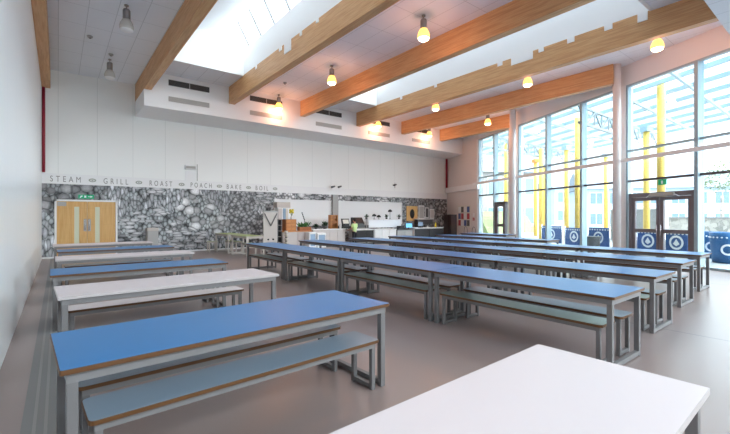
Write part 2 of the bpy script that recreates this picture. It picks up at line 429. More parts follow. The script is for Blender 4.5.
# ventilation grilles on the bulkhead
def grille(name, m, x, z0, z1, label, group, split):
    t = empty(name, (x, 15.9, z0), 0, label, 'vent', group)
    h = z1 - z0
    MB().box(0, 1.46, -.02, .0, 0, h).build('backing', m, t)
    s = MB()
    for i in range(5): s.box(.02, 1.44, -.03, -.02, h * (i + .35) / 5, h * (i + .55) / 5)
    s.build('slat', 'dark_grey' if m == 'dark_vent' else 'mid_grey', t)
    if split: MB().box(.715, .745, -.032, -.02, 0, h).build('divider', 'mid_grey', t)
where = ['between the two beams nearest the glossy wall', 'under the second rooflit beam', 'behind the second rooflight', 'beside the longest beam', 'nearest the far glazing']
for i, x in enumerate((3.22, 6.33, 9.52, 12.68, 15.85)):
    grille('vent_grille', 'dark_vent', x, 6.36, 6.57, 'dark upper ventilation slot on the white bulkhead, ' + ['first', 'second', 'third', 'fourth', 'fifth'][i] + ' from the glossy wall', 'dark upper vents', True)
    grille('vent_grille', 'light_vent', x, 5.77, 5.95, 'pale lower ventilation grille on the white bulkhead, ' + ['first', 'second', 'third', 'fourth', 'fifth'][i] + ' from the glossy wall', 'pale lower grilles', False)

# white lettering band, mural, skirting
struct(MB().box(XL, 21.3, YB - .02, YB, 2.68, 3.05).build('trim_3', 'white'), 'white band across the end wall carrying grey cooking words', 'band')
o = MB()
OP = [(8.37, 11.71, 1.0, 2.36), (12.12, 17.0, 1.0, 2.34)]
o.box(XL, -.1, YB - .012, YB - .002, .06, 2.68).box(-.1, 1.82, YB - .012, YB - .002, 2.12, 2.68).box(1.82, 8.37, YB - .012, YB - .002, .06, 2.68)
o.box(8.37, 17.0, YB - .012, YB - .002, 2.36, 2.68).box(11.71, 12.12, YB - .012, YB - .002, 1.0, 2.36).box(8.37, 17.0, YB - .012, YB - .002, .06, 1.0).box(17.0, 21.28, YB - .012, YB - .002, .06, 2.68)
tag(o.build('food_mural', 'mural_print'), 'long black and white printed mural of piled vegetables and fruit', 'mural')
struct(MB().box(XL, -.12, YB - .03, YB, 0, .06).box(1.85, 21.2, YB - .03, YB, 0, .06).build('baseboard_back', 'white'), 'white skirting under the food mural', 'skirting')
for i, (a, b, z0, z1) in enumerate(OP):
    t = empty('serving_shutter', ((a + b) / 2, YB, z0), 0, ['closed white serving hatch shutter above the wooden counter', 'wider closed white serving hatch shutter behind the person'][i], 'shutter', None)
    h = z1 - z0 - .01; w = (b - a) / 2 - .005; t.location.z += .005
    s = MB()
    for k in range(14): s.box(-w + .05, w - .05, -.012 - .004 * (k % 2), -.002, h * k / 14, h * (k + 1) / 14)
    s.build('curtain', 'white', t)
    MB().box(-w, -w + .06, -.04, -.002, 0, h).box(w - .06, w, -.04, -.002, 0, h).build('guide_rail', 'white', t)
    MB().box(-w, w, -.05, -.002, h - .06, h).build('headbox', 'white', t)
struct(MB().box(11.74, 12.10, YB - .14, YB - .01, .9, 2.68).build('pilaster', 'mid_grey'), 'narrow grey pilaster between the two serving shutters', 'pilaster')

# red pipes in the corners
tag(MB().tube((XL + .05, YB - .05, 3.07), (XL + .05, YB - .05, 6.1), .045).build('red_pipe', 'red_pipe'), 'dark red pipe rising in the corner beside the glossy wall', 'pipe', 'red corner pipes')
tag(MB().tube((21.17, YB - .08, 3.46), (21.17, YB - .08, 5.46), .07).build('red_pipe', 'red_pipe'), 'dark red pipe in the far corner under the bulkhead', 'pipe', 'red corner pipes')

# ------------------------------------------------------------------ wall words
def word(txt, x0, x1, z, h, label):
    cu = bpy.data.curves.new('w', 'FONT'); cu.body = txt; cu.size = 1; cu.extrude = .004; cu.space_character = 1.75
    tmp = bpy.data.objects.new('w', cu); C.objects.link(tmp); bpy.context.view_layer.update()
    me = bpy.data.meshes.new_from_object(tmp.evaluated_get(bpy.context.evaluated_depsgraph_get()))
    bpy.data.objects.remove(tmp); bpy.data.curves.remove(cu)
    xs = [v.co.x for v in me.vertices]; ys = [v.co.y for v in me.vertices]
    sx = (x1 - x0) / (max(xs) - min(xs)); sy = h / (max(ys) - min(ys)); mx = min(xs); my = min(ys)
    for v in me.vertices: v.co = ((v.co.x - mx) * sx, -v.co.z, (v.co.y - my) * sy)
    me.materials.append(M['lettering'])
    o = bpy.data.objects.new('wall_word', me); C.objects.link(o); o.location = (x0, YB - .024, z)
    return tag(o, label, 'lettering', 'cooking words on the wall band')
for w, a, b in (('STEAM', -.22, .66), ('GRILL', 1.37, 2.18), ('ROAST', 2.93, 3.77), ('POACH', 4.50, 5.38), ('BAKE', 6.05, 6.72), ('BOIL', 7.42, 8.06)):
    word(w, a, b, 2.755, .21, 'grey word ' + w + ' on the white wall band')
for i, x in enumerate((1.02, 2.55, 4.14, 5.72, 7.07, 8.42)):
    s = MB()
    for k in range(12):
        a0, a1 = 2*pi*k/12, 2*pi*(k+1)/12
        s.extr([(.12*cos(a0), 0, .07*sin(a0)), (.12*cos(a1), 0, .07*sin(a1)), (.07*cos(a1), 0, .035*sin(a1)), (.07*cos(a0), 0, .035*sin(a0))], (0, -.005, 0))
    s.extr([(-.05, 0, 0), (0, 0, -.025), (.05, 0, 0), (0, 0, .025)], (0, -.005, 0))
    nm = ['STEAM and GRILL', 'GRILL and ROAST', 'ROAST and POACH', 'POACH and BAKE', 'BAKE and BOIL', None][i]
    tag(s.build('wall_ornament', 'ornament', None, 0, (x, YB - .02, 2.86)), ('small oval emblem between the words ' + nm) if nm else 'small oval emblem after the word BOIL', 'emblem', 'oval emblems on the wall band')

# ------------------------------------------------------------------ double door in the mural wall
t = empty('door_1', (.86, YB, 0), 0, 'double oak veneer door with narrow vision panes in the mural wall', 'door', kind='structure')
MB().box(-.96, -.90, -.06, .02, 0, 2.12).box(.90, .96, -.06, .02, 0, 2.12).box(-.96, .96, -.06, .02, 2.06, 2.12).build('door_frame', 'frame_white', t)
for sx in (-1, 1):
    def X(a, b): return (min(a * sx, b * sx), max(a * sx, b * sx))
    l = MB()
    l.box(*X(.005, .24), -.035, .0, 0, 2.055).box(*X(.39, .895), -.035, .0, 0, 2.055).box(*X(.24, .39), -.035, 0, 0, .45).box(*X(.24, .39), -.035, 0, 1.86, 2.055)
    lf = l.build('door_leaf', 'door_oak', t)
    MB().box(*X(.24, .39), -.022, -.012, .45, 1.86).build('vision_pane', 'vision_glass', lf)
    MB().box(*X(.02, .11), -.04, -.035, .95, 1.40).build('push_plate', 'brushed_steel', lf)
    MB().tube((sx * .065, -.07, 1.0), (sx * .065, -.07, 1.42), .012).tube((sx * .065, -.07, 1.02), (sx * .065, -.035, 1.02), .009).tube((sx * .065, -.07, 1.40), (sx * .065, -.035, 1.40), .009).build('pull_handle', 'chrome', lf)
MB().box(-.88, -.62, -.055, -.035, 1.88, 2.03).build('door_notice', 'light_vent', t)
# exit sign above it
t = empty('exit_sign', (.83, YB - .05, 2.17), 0, 'green emergency exit sign above the oak double door', 'sign')
MB().box(-.24, .24, 0, .03, 0, .14).build('panel', 'green_sign', t)
s = MB()
s.extr([(-.06, 0, .03), (.0, 0, .03), (.0, 0, .11), (-.06, 0, .11)], (0, -.004, 0))
s.extr([(.05, 0, .06), (.13, 0, .06), (.13, 0, .03), (.20, 0, .07), (.13, 0, .11), (.13, 0, .08), (.05, 0, .08)], (0, -.004, 0))
s.extr([(-.20, 0, .02), (-.17, 0, .02), (-.13, 0, .07), (-.10, 0, .08), (-.12, 0, .11), (-.17, 0, .10)], (0, -.004, 0))
s.build('pictogram', 'banner_white', t)
# emergency lamp with wire guard and conduit
t = empty('emergency_light', (4.5, YB, 3.15), 0, 'white emergency bulkhead lamp on the wall above POACH', 'lamp')
MB().box(-.24, .22, -.10, 0, .36, .56).build('housing', 'white', t, .02)
MB().box(-.20, .18, -.12, -.10, .41, .51).build('diffuser', 'light_vent', t)
MB().box(-.22, .20, -.02, 0, -.1, .30).build('back_panel', 'white', t)
MB().tube((.27, -.02, -.1), (.27, -.02, .62), .014).build('conduit', 'mid_grey', t)
# spotlights/brackets on the high wall
for i, (px, py, lb) in enumerate(((331.5, 188, 'small dark wall bracket, first of a close pair above the pilaster'), (338, 188, 'small dark wall bracket beside its twin above the pilaster'), (393, 186, 'dark wall bracket above the wider serving shutter'))):
    x, z = on_y(px, py, YB)
    t = empty('wall_bracket', (x, YB, z), 0, lb, 'bracket', 'wall brackets')
    MB().bar((0, 0, .05), (-.05, -.25, .05), .05).build('arm', 'dark_grey', t)
    MB().tube((-.17, -.28, .02), (.05, -.24, .08), .055, .045, 10).build('head', 'dark_grey', t)
    if i == 2: MB().tube((.14, -.02, -.12), (.14, -.02, .2), .02).build('conduit', 'mid_grey', t)

# ------------------------------------------------------------------ end part of the angled wall (s 0 - 4.2) and glazed wall, built along the wall run
def wempty(name, s, o=0, label=None, cat=None, kind=None, group=None):
    return empty(name, wall_pt(s, o), WROT, label, cat, group, kind)
S0 = on_wall(478.5)[0]
t = wempty('wall_right', 0, 0, 'pink white side wall between the mural corner and the glazing', 'wall', 'structure')
MB().box(0, S0, 0, .3, 0, 6.75).build('wall_face', 'pale_plaster', t)
t = wempty('trim_6', 0, 0, 'white ledge across the side wall beside the far glazing', 'ledge', 'structure')
MB().box(.02, S0 + .1, -.16, -.001, 3.11, 3.455).build('ledge_board', 'white_plaster', t)
t = wempty('trim_4', 0, 0, 'pale fascia above the tall glazing', 'fascia', 'structure')
MB().box(S0, 24.07, 0, .3, 6.05, 6.75).build('fascia_board', 'fascia_white', t)

def window(n, s0, s1, mulls, label, door=None):
    t = wempty('window_%d' % n, s0, 0, label, 'window', 'structure')
    w = s1 - s0; ZT = 6.05; ft = .07
    f = MB().box(0, w, 0, .14, ZT - ft, ZT).box(0, ft, 0, .14, 0, ZT - ft).box(w - ft, w, 0, .14, 0, ZT - ft)
    segs = [(ft, w - ft)] if not door else [(ft, door[0] - s0), (door[1] - s0, w - ft)]
    for a, b in segs:
        if b > a: f.box(a, b, 0, .14, 0, .07)
    f.build('window_frame', 'frame_alu', t)
    for s in mulls:
        z0 = .0
        if door and door[0] + .02 < s < door[1] - .02: z0 = door[2]
        MB().box(s - s0 - .055, s - s0 + .055, -.08, .16, z0, ZT - ft).build('mullion', 'frame_alu', t)
    for z in (2.72, 3.76):
        MB().box(ft, w - ft, .0, .13, z - .035, z + .035).build('transom', 'frame_dark' if z < 3 else 'frame_alu', t)
    g = MB()
    if not door: g.box(.02, w - .02, .06, .075, .03, ZT - .03)
    else:
        g.box(.02, door[0] - s0, .06, .075, .03, ZT - .03).box(door[1] - s0, w - .02, .06, .075, .03, ZT - .03).box(door[0] - s0, door[1] - s0, .06, .075, door[2], ZT - .03)
    g.build('glass_pane', 'glass', t)
    return t
sA = S0; sA1 = on_wall(509)[0]; sB = on_wall(518)[0]; sB1 = on_wall(619)[0]; sC = on_wall(626)[0]
m495 = on_wall(495)[0]; m548 = on_wall(547.5)[0]; m583 = on_wall(582.5)[0]; m698 = on_wall(698)[0]
d0, d1 = on_wall(630)[0], on_wall(696)[0]
window(1, sA, sA1, [m495], 'narrow far glazing bay beside the end wall', (m495 + .04, sA1 - .3, 2.28))
window(2, sB, sB1, [m548, m583], 'middle glazing bay between the two round columns')
window(3, sC, 24.0, [m698, m698 + 2.1, m698 + 4.2, m698 + 6.2], 'nearest glazing bay holding the grey double door', (d0, d1, 2.28))
t = wempty('trim_5', 0, 0, 'white piers between the glazing bays', 'pier', 'structure')
MB().box(sA1, sB, -.02, .3, 0, 6.05).build('pier', 'frame_white', t)
MB().box(sB1, sC, -.02, .3, 0, 6.05).build('pier', 'frame_white', t)
MB().box(S0 - .12, S0, -.05, .3, 0, 6.05).build('pier', 'frame_white', t)
t = wempty('horizontal_rail', 0, 0, 'white horizontal rail running across the whole glazed wall', 'rail', 'structure')
MB().box(S0 - .15, 24.0, -.30, -.20, 3.36, 3.48).build('rail_bar', 'frame_white', t)
s = MB()
for q in (sA + .2, sA1, sB1, m698 + .05, m698 + 4.2): s.box(q - .03, q + .03, -.2, 0, 3.39, 3.45)
s.build('rail_bracket', 'frame_white', t)
for i, px in enumerate((512.8, 616.8)):
    q = on_wall(px, -.36)[0]
    o = MB().tube((0, 0, 0), (0, 0, 6.75), .125 if i else .15, n=20).build('round_column', 'fascia_white', None, 0, wall_pt(q, -.36))
    struct(o, ['round white column before the far glazing bay', 'round white column beside the grey double door'][i], 'column')

# grey double door in the glazing
t = wempty('door_2', d0, 0, 'grey framed glazed double door in the tall glazing', 'door', 'structure')
w = d1 - d0
MB().box(0, .10, -.06, .14, 0, 2.28).box(w - .10, w, -.06, .14, 0, 2.28).box(0, w, -.06, .14, 2.14, 2.28).build('door_frame', 'door_grey', t)
for k in range(2):
    a, b = (.10, w / 2 - .01) if k == 0 else (w / 2 + .01, w - .10)
    lf = MB().box(a, a + .11, -.02, .05, .02, 2.13).box(b - .11, b, -.02, .05, .02, 2.13).box(a + .11, b - .11, -.02, .05, 2.02, 2.13).box(a + .11, b - .11, -.02, .05, .98, 1.10).box(a + .11, b - .11, -.02, .05, .02, .20).build('door_leaf', 'door_grey', t)
    MB().box(a + .11, b - .11, .01, .02, .20, .98).box(a + .11, b - .11, .01, .02, 1.10, 2.02).build('door_glass', 'glass', lf)
    hx = b - .055 if k == 0 else a + .055
    MB().tube((hx, -.07, .85), (hx, -.07, 1.25), .014).tube((hx, -.07, .88), (hx, -.02, .88), .01).tube((hx, -.07, 1.22), (hx, -.02, 1.22), .01).build('pull_handle', 'chrome', lf)
c = MB().box(w * .38, w * .74, -.14, -.06, 2.15, 2.25).build('door_closer', 'light_vent', t, .01)
MB().bar((w * .38, -.1, 2.2), (w * .30, -.05, 2.12), .02).bar((w * .74, -.1, 2.2), (w * .80, -.05, 2.12), .02).build('closer_arm', 'chrome', c)
q = on_wall(663.5)[0]
t = wempty('exit_sign', q, -.03, 'small green exit sign hanging over the grey double door', 'sign')
t.location.z = 2.50
MB().box(-.13, .13, -.03, 0, 0, .17).build('panel', 'green_sign', t)
MB().extr([(-.03, -.031, .03), (.03, -.031, .03), (.03, -.031, .13), (-.03, -.031, .13)], (0, -.003, 0)).build('pictogram', 'banner_white', t)
MB().bar((0, 0, .17), (0, .03, .21), .02).build('bracket', 'frame_dark', t)
# far single door
t = wempty('door_3', m495 + .04, 0, 'grey framed single glass door in the far glazing bay', 'door', 'structure')
w = sA1 - .3 - m495 - .04
MB().box(0, .1, -.05, .14, 0, 2.28).box(w - .1, w, -.05, .14, 0, 2.28).box(0, w, -.05, .14, 2.14, 2.28).build('door_frame', 'door_grey', t)
lf = MB().box(.1, .22, -.02, .05, .02, 2.14).box(w - .22, w - .1, -.02, .05, .02, 2.14).box(.22, w - .22, -.02, .05, 2.02, 2.14).box(.22, w - .22, -.02, .05, .95, 1.1).box(.22, w - .22, -.02, .05, .02, .22).build('door_leaf', 'door_grey', t)
MB().box(.22, w - .22, .01, .02, .22, .95).box(.22, w - .22, .01, .02, 1.1, 2.02).build('door_glass', 'glass', lf)
MB().box(w * .35, w * .8, -.12, -.05, 2.16, 2.27).build('door_closer', 'dark_grey', t)

# ------------------------------------------------------------------ tables and benches
def rounded(x0, x1, y0, y1, r, n=4):
    p = []
    for cx, cy, a in ((x1 - r, y1 - r, 0), (x0 + r, y1 - r, 90), (x0 + r, y0 + r, 180), (x1 - r, y0 + r, 270)):
        for i in range(n + 1):
            q = R(a + 90 * i / n); p.append((cx + r * cos(q), cy + r * sin(q)))
    return p
def slab(parent, name, L, W, z1, th, top, edge, r):
    MB().prism(rounded(-L/2 + .004, L/2 - .004, -W/2 + .004, W/2 - .004, r), z1 - th + .002, z1).build(name, top, parent)
    a = rounded(-L/2, L/2, -W/2, W/2, r); b = rounded(-L/2 + .006, L/2 - .006, -W/2 + .006, W/2 - .006, r)
    s = MB(); n = len(a)
    va = [[s.bm.verts.new((x, y, z)) for x, y in pp] for pp, z in ((a, z1 - th), (a, z1 - .0015), (b, z1 - .0015), (b, z1 - th))]
    for i in range(n):
        j = (i + 1) % n
        for k in range(4): s.bm.faces.new((va[k][i], va[k][j], va[(k+1) % 4][j], va[(k+1) % 4][i]))
    s.build('edge_band', edge, parent)
def make_table(L, W, H, top, edge, label, group, r=.012):
    t = empty('dining_table', (0, 0, 0), 0, label, 'table', group)
    slab(t, 'tabletop', L, W, H, .028, top, edge, r)
    a = L/2 - .03; b = W/2 - .03; z1 = H - .029
    MB().box(-a, a, b - .03, b, z1 - .055, z1).box(-a, a, -b, -b + .03, z1 - .055, z1).box(-a, -a + .03, -b + .03, b - .03, z1 - .055, z1).box(a - .03, a, -b + .03, b - .03, z1 - .055, z1).build('apron', 'apron_grey', t)
    for sx in (-1, 1):
        for sy in (-1, 1):
            x = sx * (a - .026); y = sy * (b - .026)
            MB().box(x - .0255, x + .0255, y - .0255, y + .0255, .0, z1 - .001).build('leg', 'steel_grey', t, .004)
        x = sx * (a - .026)
        MB().box(x - .0245, x + .0245, -b + .052, b - .052, .012, .058).build('floor_bar', 'steel_grey', t, .004)
    return t
def make_bench(L, W, H, top, edge, label, group):
    t = empty('bench', (0, 0, 0), 0, label, 'bench', group)
    slab(t, 'seat', L, W, H, .026, top, edge, .035)
    a = L/2 - .03; b = W/2 - .03; z1 = H - .027
    MB().box(-a, a, b - .025, b, z1 - .045, z1).box(-a, a, -b, -b + .025, z1 - .045, z1).build('apron', 'apron_grey', t)
    for sx in (-1, 1):
        x = sx * (a - .02)
        for sy in (-1, 1):
            y = sy * (b - .022)
            MB().box(x - .02, x + .02, y - .02, y + .02, 0, z1 - .001).build('leg', 'steel_grey', t, .004)
        MB().box(x - .019, x + .019, -b + .044, b - .044, .01, .05).build('floor_bar', 'steel_grey', t, .004)
    return t
GT, GB = 'blue topped dining tables', 'benches tucked under the blue tables'
TL, TW, TH_ = 2.34, .84, .74
blue = make_table(TL, TW, TH_, 'blue_laminate', 'ply_edge', '', GT)
white = make_table(TL, TW, TH_, 'white_laminate', 'white_edge', '', 'white topped dining tables', .006)
bench = make_bench(2.10, .35, .44, 'seat_grey', 'ply_edge', '', GB)
gbench = make_bench(2.10, .35, .44, 'seat_green', 'ply_edge', '', GB)
wbench = make_bench(2.10, .35, .44, 'seat_white', 'ply_edge', '', 'pale benches by the white tables')
used = {}
def put(proto, loc, rz, label, group=None):
    if proto.name not in used:
        used[proto.name] = 1; proto.location = loc; proto.rotation_euler.z = rz; proto['label'] = label
        if group: proto['group'] = group
        return proto
    return dup(proto, loc, rz, label, group)
# short tables beside the glossy wall, nearest first:  y, rotation, colour, label, benches
row = [(.80, 1.6, 'w', 'white dining table nearest the viewpoint, cropped by the picture edge', [(-.2, 'w', 'pale bench under the nearest cropped white table'), ]),
       (2.98, 3.2, 'b', 'large blue dining table standing nearest beside the glossy wall', [(-.245, 's', 'grey seated bench under the front of the nearest large blue table'), (.30, 's', 'grey seated bench under the far side of the nearest large blue table')]),
       (5.20, 2.6, 'w', 'white dining table just behind the nearest large blue table', [(.60, 'w', 'pale bench behind the white table next to the nearest large blue table')]),
       (7.00, .8, 'b', 'second blue table from the viewpoint in the wall-side row', [(.27, 's', 'grey bench under the second blue table by the wall'), (-.27, 's', 'grey bench tucked under the front of second blue table by the wall')]),
       (9.25, .5, 'w', 'third white table from the viewpoint along the glossy wall', [(.22, 'w', 'pale bench behind the third white table by the wall')]),
       (11.2, 1.2, 'b', 'farthest blue table of the wall-side row before the oak door', [(-.50, 's', 'grey bench pulled out before the farthest wall-side blue table')]),
       (13.45, .5, 'w', 'farthest white table, right in front of the oak double door', [(-.27, 'w', 'pale bench under the farthest white table')])]
for y, rz, col, lb, bs in row:
    put(blue if col == 'b' else white, (1.15 + {7.0: -.07, 13.45: -.09, 9.25: -.02}.get(y, 0), y, 0), R(rz), lb)
    if y == .80: bpy.context.view_layer.update(); [o for o in C.objects if o.get('label') == lb][0].scale = (1, .95, 1)
    for dy, bc, bl in bs:
        a = R(rz)
        put({'s': bench, 'p': bench, 'w': wbench}[bc], (1.15 + {7.0: -.07, 13.45: -.09, 9.25: -.02}.get(y, 0) - dy * sin(a), y + dy * cos(a), 0), a, bl, 'pale benches by the white tables' if bc == 'w' else 'grey benches by the wall-side tables')
# the long rows under the glazing
ords = ['nearest', 'second', 'third', 'fourth']
rows = [(4.61, [2.65, 4.995, 7.34, 9.685], 'frontmost'), (6.44, [2.82, 5.18, 7.54, 9.95], 'second'), (8.50, [3.02, 5.38, 7.74, 10.1], 'third'), (10.5, [3.18, 5.54, 7.90, 10.26], 'fourth'), (12.62, [7.38, 9.74], 'fifth'), (14.9, [10.25], 'sixth')]
for ri, (x, ys, rn) in enumerate(rows):
    for k, y in enumerate(ys):
        nm = (ords[k] + ' blue table' if len(ys) > 1 else 'only blue table') + ' of the ' + rn + ' long row from the viewpoint'
        put(blue, (x, y, 0), R(90), nm)
        for d, side in ((-.22, 'front'), (.30, 'back')):
            put(gbench if (d < 0 and ri < 2) else bench, (x + d, y, 0), R(90), side + ' bench under the ' + nm, 'benches under the long table rows')
# green tables near the mural
g = make_table(1.62, .74, .78, 'lime_laminate', 'white_edge', 'lime topped white legged table against the mural', 'lime topped tables')
g.location = (5.70, 16.55, 0); g.rotation_euler.z = R(90)
for ch in g.children:
    if ch.name.startswith(('leg', 'floor_bar', 'apron')): ch.data.materials[0] = M['warm_grey']
dup(g, (5.70, 14.55, 0), R(90), 'nearer lime topped table with pale legs beside folded table')
gs = make_bench(1.35, .32, .46, 'lime_laminate', 'white_edge', 'lime bench under the table against the mural', 'lime benches')
for ch in gs.children:
    if ch.name.startswith(('leg', 'floor_bar', 'apron')): ch.data.materials[0] = M['warm_grey']
gs.location = (5.85, 16.5, 0); gs.rotation_euler.z = R(90)
dup(gs, (5.85, 14.5, 0), R(90), 'lime bench under the nearer lime table')
st = make_bench(.40, .36, .46, 'lime_laminate', 'white_edge', 'square lime stool beside the lime table and mural', None)
st.name = 'stool'; st['category'] = 'stool'
for ch in st.children:
    if ch.name.startswith(('leg', 'floor_bar', 'apron')): ch.data.materials[0] = M['warm_grey']
st.location = (5.10, 16.9, 0)

# ------------------------------------------------------------------ ceiling lamps
def make_lamp(lit, label, group):
    t = empty('ceiling_lamp', (0, 0, ZC), 0, label, 'lamp', group)
    MB().lathe([(.05, 0), (.05, -.03), (.012, -.035), (.012, -.12)][::-1], 12).build('hanger', 'lamp_body', t)
    MB().lathe([(.03, -.36), (.085, -.355), (.085, -.14), (.07, -.11), (.02, -.10)], 18).build('gear_housing', 'lamp_body', t)
    MB().lathe([(.145, -.60), (.155, -.57), (.155, -.52), (.135, -.45), (.09, -.362)], 20).build('lamp_shade', 'lamp_glow' if lit else 'lamp_unlit', t)
    MB().lathe([(.02, -.665), (.09, -.66), (.13, -.635), (.143, -.602)], 20).build('diffuser', 'lamp_core' if lit else 'white', t)
    return t
la = make_lamp(False, 'unlit bell ceiling lamp nearer the viewpoint beside the glossy wall', 'unlit ceiling lamps'); la.location = (1.34, 11.3, ZC)
dup(la, (1.36, 15.55, ZC), 0, 'unlit bell ceiling lamp close to the mural wall')
lit_pos = [(7.5, 7.1, 'glowing ceiling lamp, largest in the bay beside the first rooflight'), (7.5, 11.45, 'glowing ceiling lamp in the middle of the bay beside the first rooflight'), (7.5, 15.6, 'glowing ceiling lamp in front of the second pair of vents'),
           (13.05, 3.55, 'glowing ceiling lamp above the grey double door, under the longest beam'), (13.05, 7.35, 'glowing ceiling lamp in the middle behind the longest beam'), (12.9, 11.5, 'third glowing ceiling lamp behind the longest beam'), (13.05, 15.55, 'glowing ceiling lamp at the fourth vent pair'),
           (17.0, 11.7, 'glowing ceiling lamp above the shortest beam near the far column'), (16.9, 15.55, 'glowing ceiling lamp in front of the fifth vent pair')]
ll = None
for x, y, lb in lit_pos:
    if ll is None: ll = make_lamp(True, lb, 'lit ceiling lamps'); ll.location = (x, y, ZC)
    else: dup(ll, (x, y, ZC), 0, lb)
    ld = bpy.data.lights.new('lamp_light', 'POINT'); ld.energy = 17; ld.color = (1.0, .40, .22); ld.shadow_soft_size = .16
    lo = bpy.data.objects.new('lamp_light', ld); C.objects.link(lo); lo.location = (x, y, ZC - .80)
# smoke detectors
for px, py, lb in ((90, 36, 'small round detector on the ceiling beside the nearer unlit lamp'), (111, 54, 'small round detector above the unlit lamp near the mural'), (285, 82.5, 'small round detector on the ceiling behind the first rooflight beam')):
    d = ray(px); z = F_PX * (ZC - EYE) / (CY - py)
    t = empty('smoke_detector', (z * d[0], z * d[1], ZC), 0, lb, 'detector', 'ceiling detectors')
    MB().lathe([(.035, -.06), (.06, -.05), (.07, -.02), (.07, 0)], 14).build('body', 'mid_grey', t)
    MB().lathe([(.02, -.075), (.03, -.06)], 10).build('sensor', 'dark_grey', t)

# ------------------------------------------------------------------ servery
YC = 16.2
def cx_(px, Y=YC): return on_y(px, 0, Y)[0]
def cz_(px, py, Y=YC): return on_y(px, py, Y)[1]
def counter(px0, px1, ytop, label, body, top, Y=YC, depth=.75, panel=None, nd=3):
    x0, x1 = cx_(px0, Y), cx_(px1, Y); h = cz_((px0 + px1) / 2, ytop, Y)
    t = empty('counter', ((x0 + x1) / 2, Y, 0), 0, label, 'counter', 'servery counters'); w = (x1 - x0) / 2
    MB().box(-w + .01, w - .01, .06, depth, .10, h - .04).build('carcass', body, t)
    MB().box(-w + .03, w - .03, .10, depth - .05, 0, .10).build('plinth', 'dark_grey', t)
    MB().box(-w, w, 0, depth + .02, h - .04, h).build('worktop', top, t, .006)
    for k in range(nd):
        a = -w + .03 + (2 * w - .06) * k / nd; b = -w + .03 + (2 * w - .06) * (k + 1) / nd
        MB().box(a + .01, b - .01, .04, .06, .14, h - .07).build('front_panel', panel or body, t)
    return t, h
c1, h1 = counter(283, 312.5, 231, 'pinkish servery counter with an orange wooden worktop', 'counter_pink', 'orange_wood', nd=2)
c2, h2 = counter(313.5, 346, 229, 'white servery counter carrying the wooden rack and the till', 'counter_pink', 'white', nd=4)
c3, h3 = counter(357, 374.5, 229.2, 'servery counter with a black front beside the person', 'mid_grey', 'white', panel='black_soft', nd=2)
c4, h4 = counter(375, 397, 229, 'plain white servery counter under the glass gantry', 'white', 'white', nd=3)
c5, h5 = counter(397.6, 413, 229.5, 'grey servery counter holding a blue screen', 'mid_grey', 'dark_grey', nd=2)
c6, h6 = counter(415, 444, 227.5, 'white cash desk with a black front panel at the far corner', 'white', 'white', panel='black_soft', nd=2)

def at(px, py, Y): x, z = on_y(px, py, Y); return x, z
# wooden drawer box on the orange worktop
x0, x1 = cx_(285, 16.5), cx_(295.5, 16.5)
t = empty('drawer_box', ((x0 + x1) / 2, 16.4, h1), 0, 'brown wooden drawer box standing on the orange worktop', 'drawer box'); w = (x1 - x0) / 2
MB().box(-w, w, .02, .40, 0, .54).build('body', 'brown_wood', t)
for k in range(3):
    d = MB().box(-w + .03, w - .03, 0, .02, .03 + k * .17, .03 + k * .17 + .15).build('drawer', 'orange_wood', t)
    MB().tube((0, -.03, .1 + k * .17), (0, 0, .1 + k * .17), .015, n=8).build('knob', 'brown_wood', d)
# yellow flowers in a slim vase on the box
t = empty('flower_vase', ((x0 + x1) / 2 + .12, 16.6, h1 + .54), 0, 'small pale vase with yellow flowers on the wooden drawer box', 'vase')
MB().lathe([(.05, 0), (.07, .06), (.035, .14), (.045, .17)], 12).build('vase', 'white', t)
s = MB()
for k in range(6):
    a = k * 1.05; s.ball((.07 * cos(a), .07 * sin(a), .33 + .05 * (k % 3)), .055, n=6)
s.build('flower', 'yellow_paint', t)
s = MB()
for k in range(6):
    a = k * 1.05; s.tube((0, 0, .1), (.07 * cos(a), .07 * sin(a), .33 + .05 * (k % 3)), .006, n=5)
s.build('stem', 'leaf', t)
# planter with orchid
x0, x1 = cx_(299, 16.4), cx_(310.6, 16.4)
t = empty('planter_box', ((x0 + x1) / 2, 16.45, h1), 0, 'low wooden planter of green leaves with one tall stem on the orange worktop', 'planter'); w = (x1 - x0) / 2
MB().prism([(-w, -.12), (w, -.12), (w, .12), (-w, .12)], 0, .17).build('trough', 'terracotta', t)
s = MB()
for k in range(60):
    a = random.uniform(0, 2 * pi); px_, py_ = random.uniform(-w * .9, w * .9), random.uniform(-.1, .1); l = random.uniform(.12, .3)
    s.leaf((px_, py_, .16), (px_ + cos(a) * l * .7, py_ + sin(a) * l * .5, .16 + l * random.uniform(.4, 1.1)), .035)
s.build('leaves', 'leaf', t)
s = MB().tube((w * .1, 0, .16), (w * .0, 0, .55), .012, n=6).tube((0, 0, .55), (-.12, 0, .85), .01, n=6)
s.build('stem', 'leaf_dark', t)
s = MB()
for k in range(5): s.ball((-.12 + .03 * k, 0, .84 - .08 * k), .03, n=6)
s.build('bud', 'dark_cloth', t)
# display stand with printed header
x0, x1 = cx_(278, 16.9), cx_(291.5, 16.9)
t = empty('display_stand', ((x0 + x1) / 2, 17.05, 0), 0, 'tall pale display stand with a pinkish header board behind the counter', 'display stand'); w = (x1 - x0) / 2
zt = cz_(285, 202, 16.9)
MB().box(-w + .06, w - .06, 0, .3, 0, zt - .2).build('column', 'white', t)
MB().box(-w, w, -.04, .34, zt - .26, zt).build('header_board', 'warm_grey', t, .01)
MB().box(-w + .08, -w + .26, -.03, 0, 1.3, zt - .3).build('panel', 'counter_pink', t)
MB().box(-.02, .12, -.03, 0, 1.25, zt - .3).build('panel', 'pane_blue', t)
MB().box(w - .24, w - .12, -.03, 0, 1.3, zt - .3).build('panel', 'paper_cream', t)
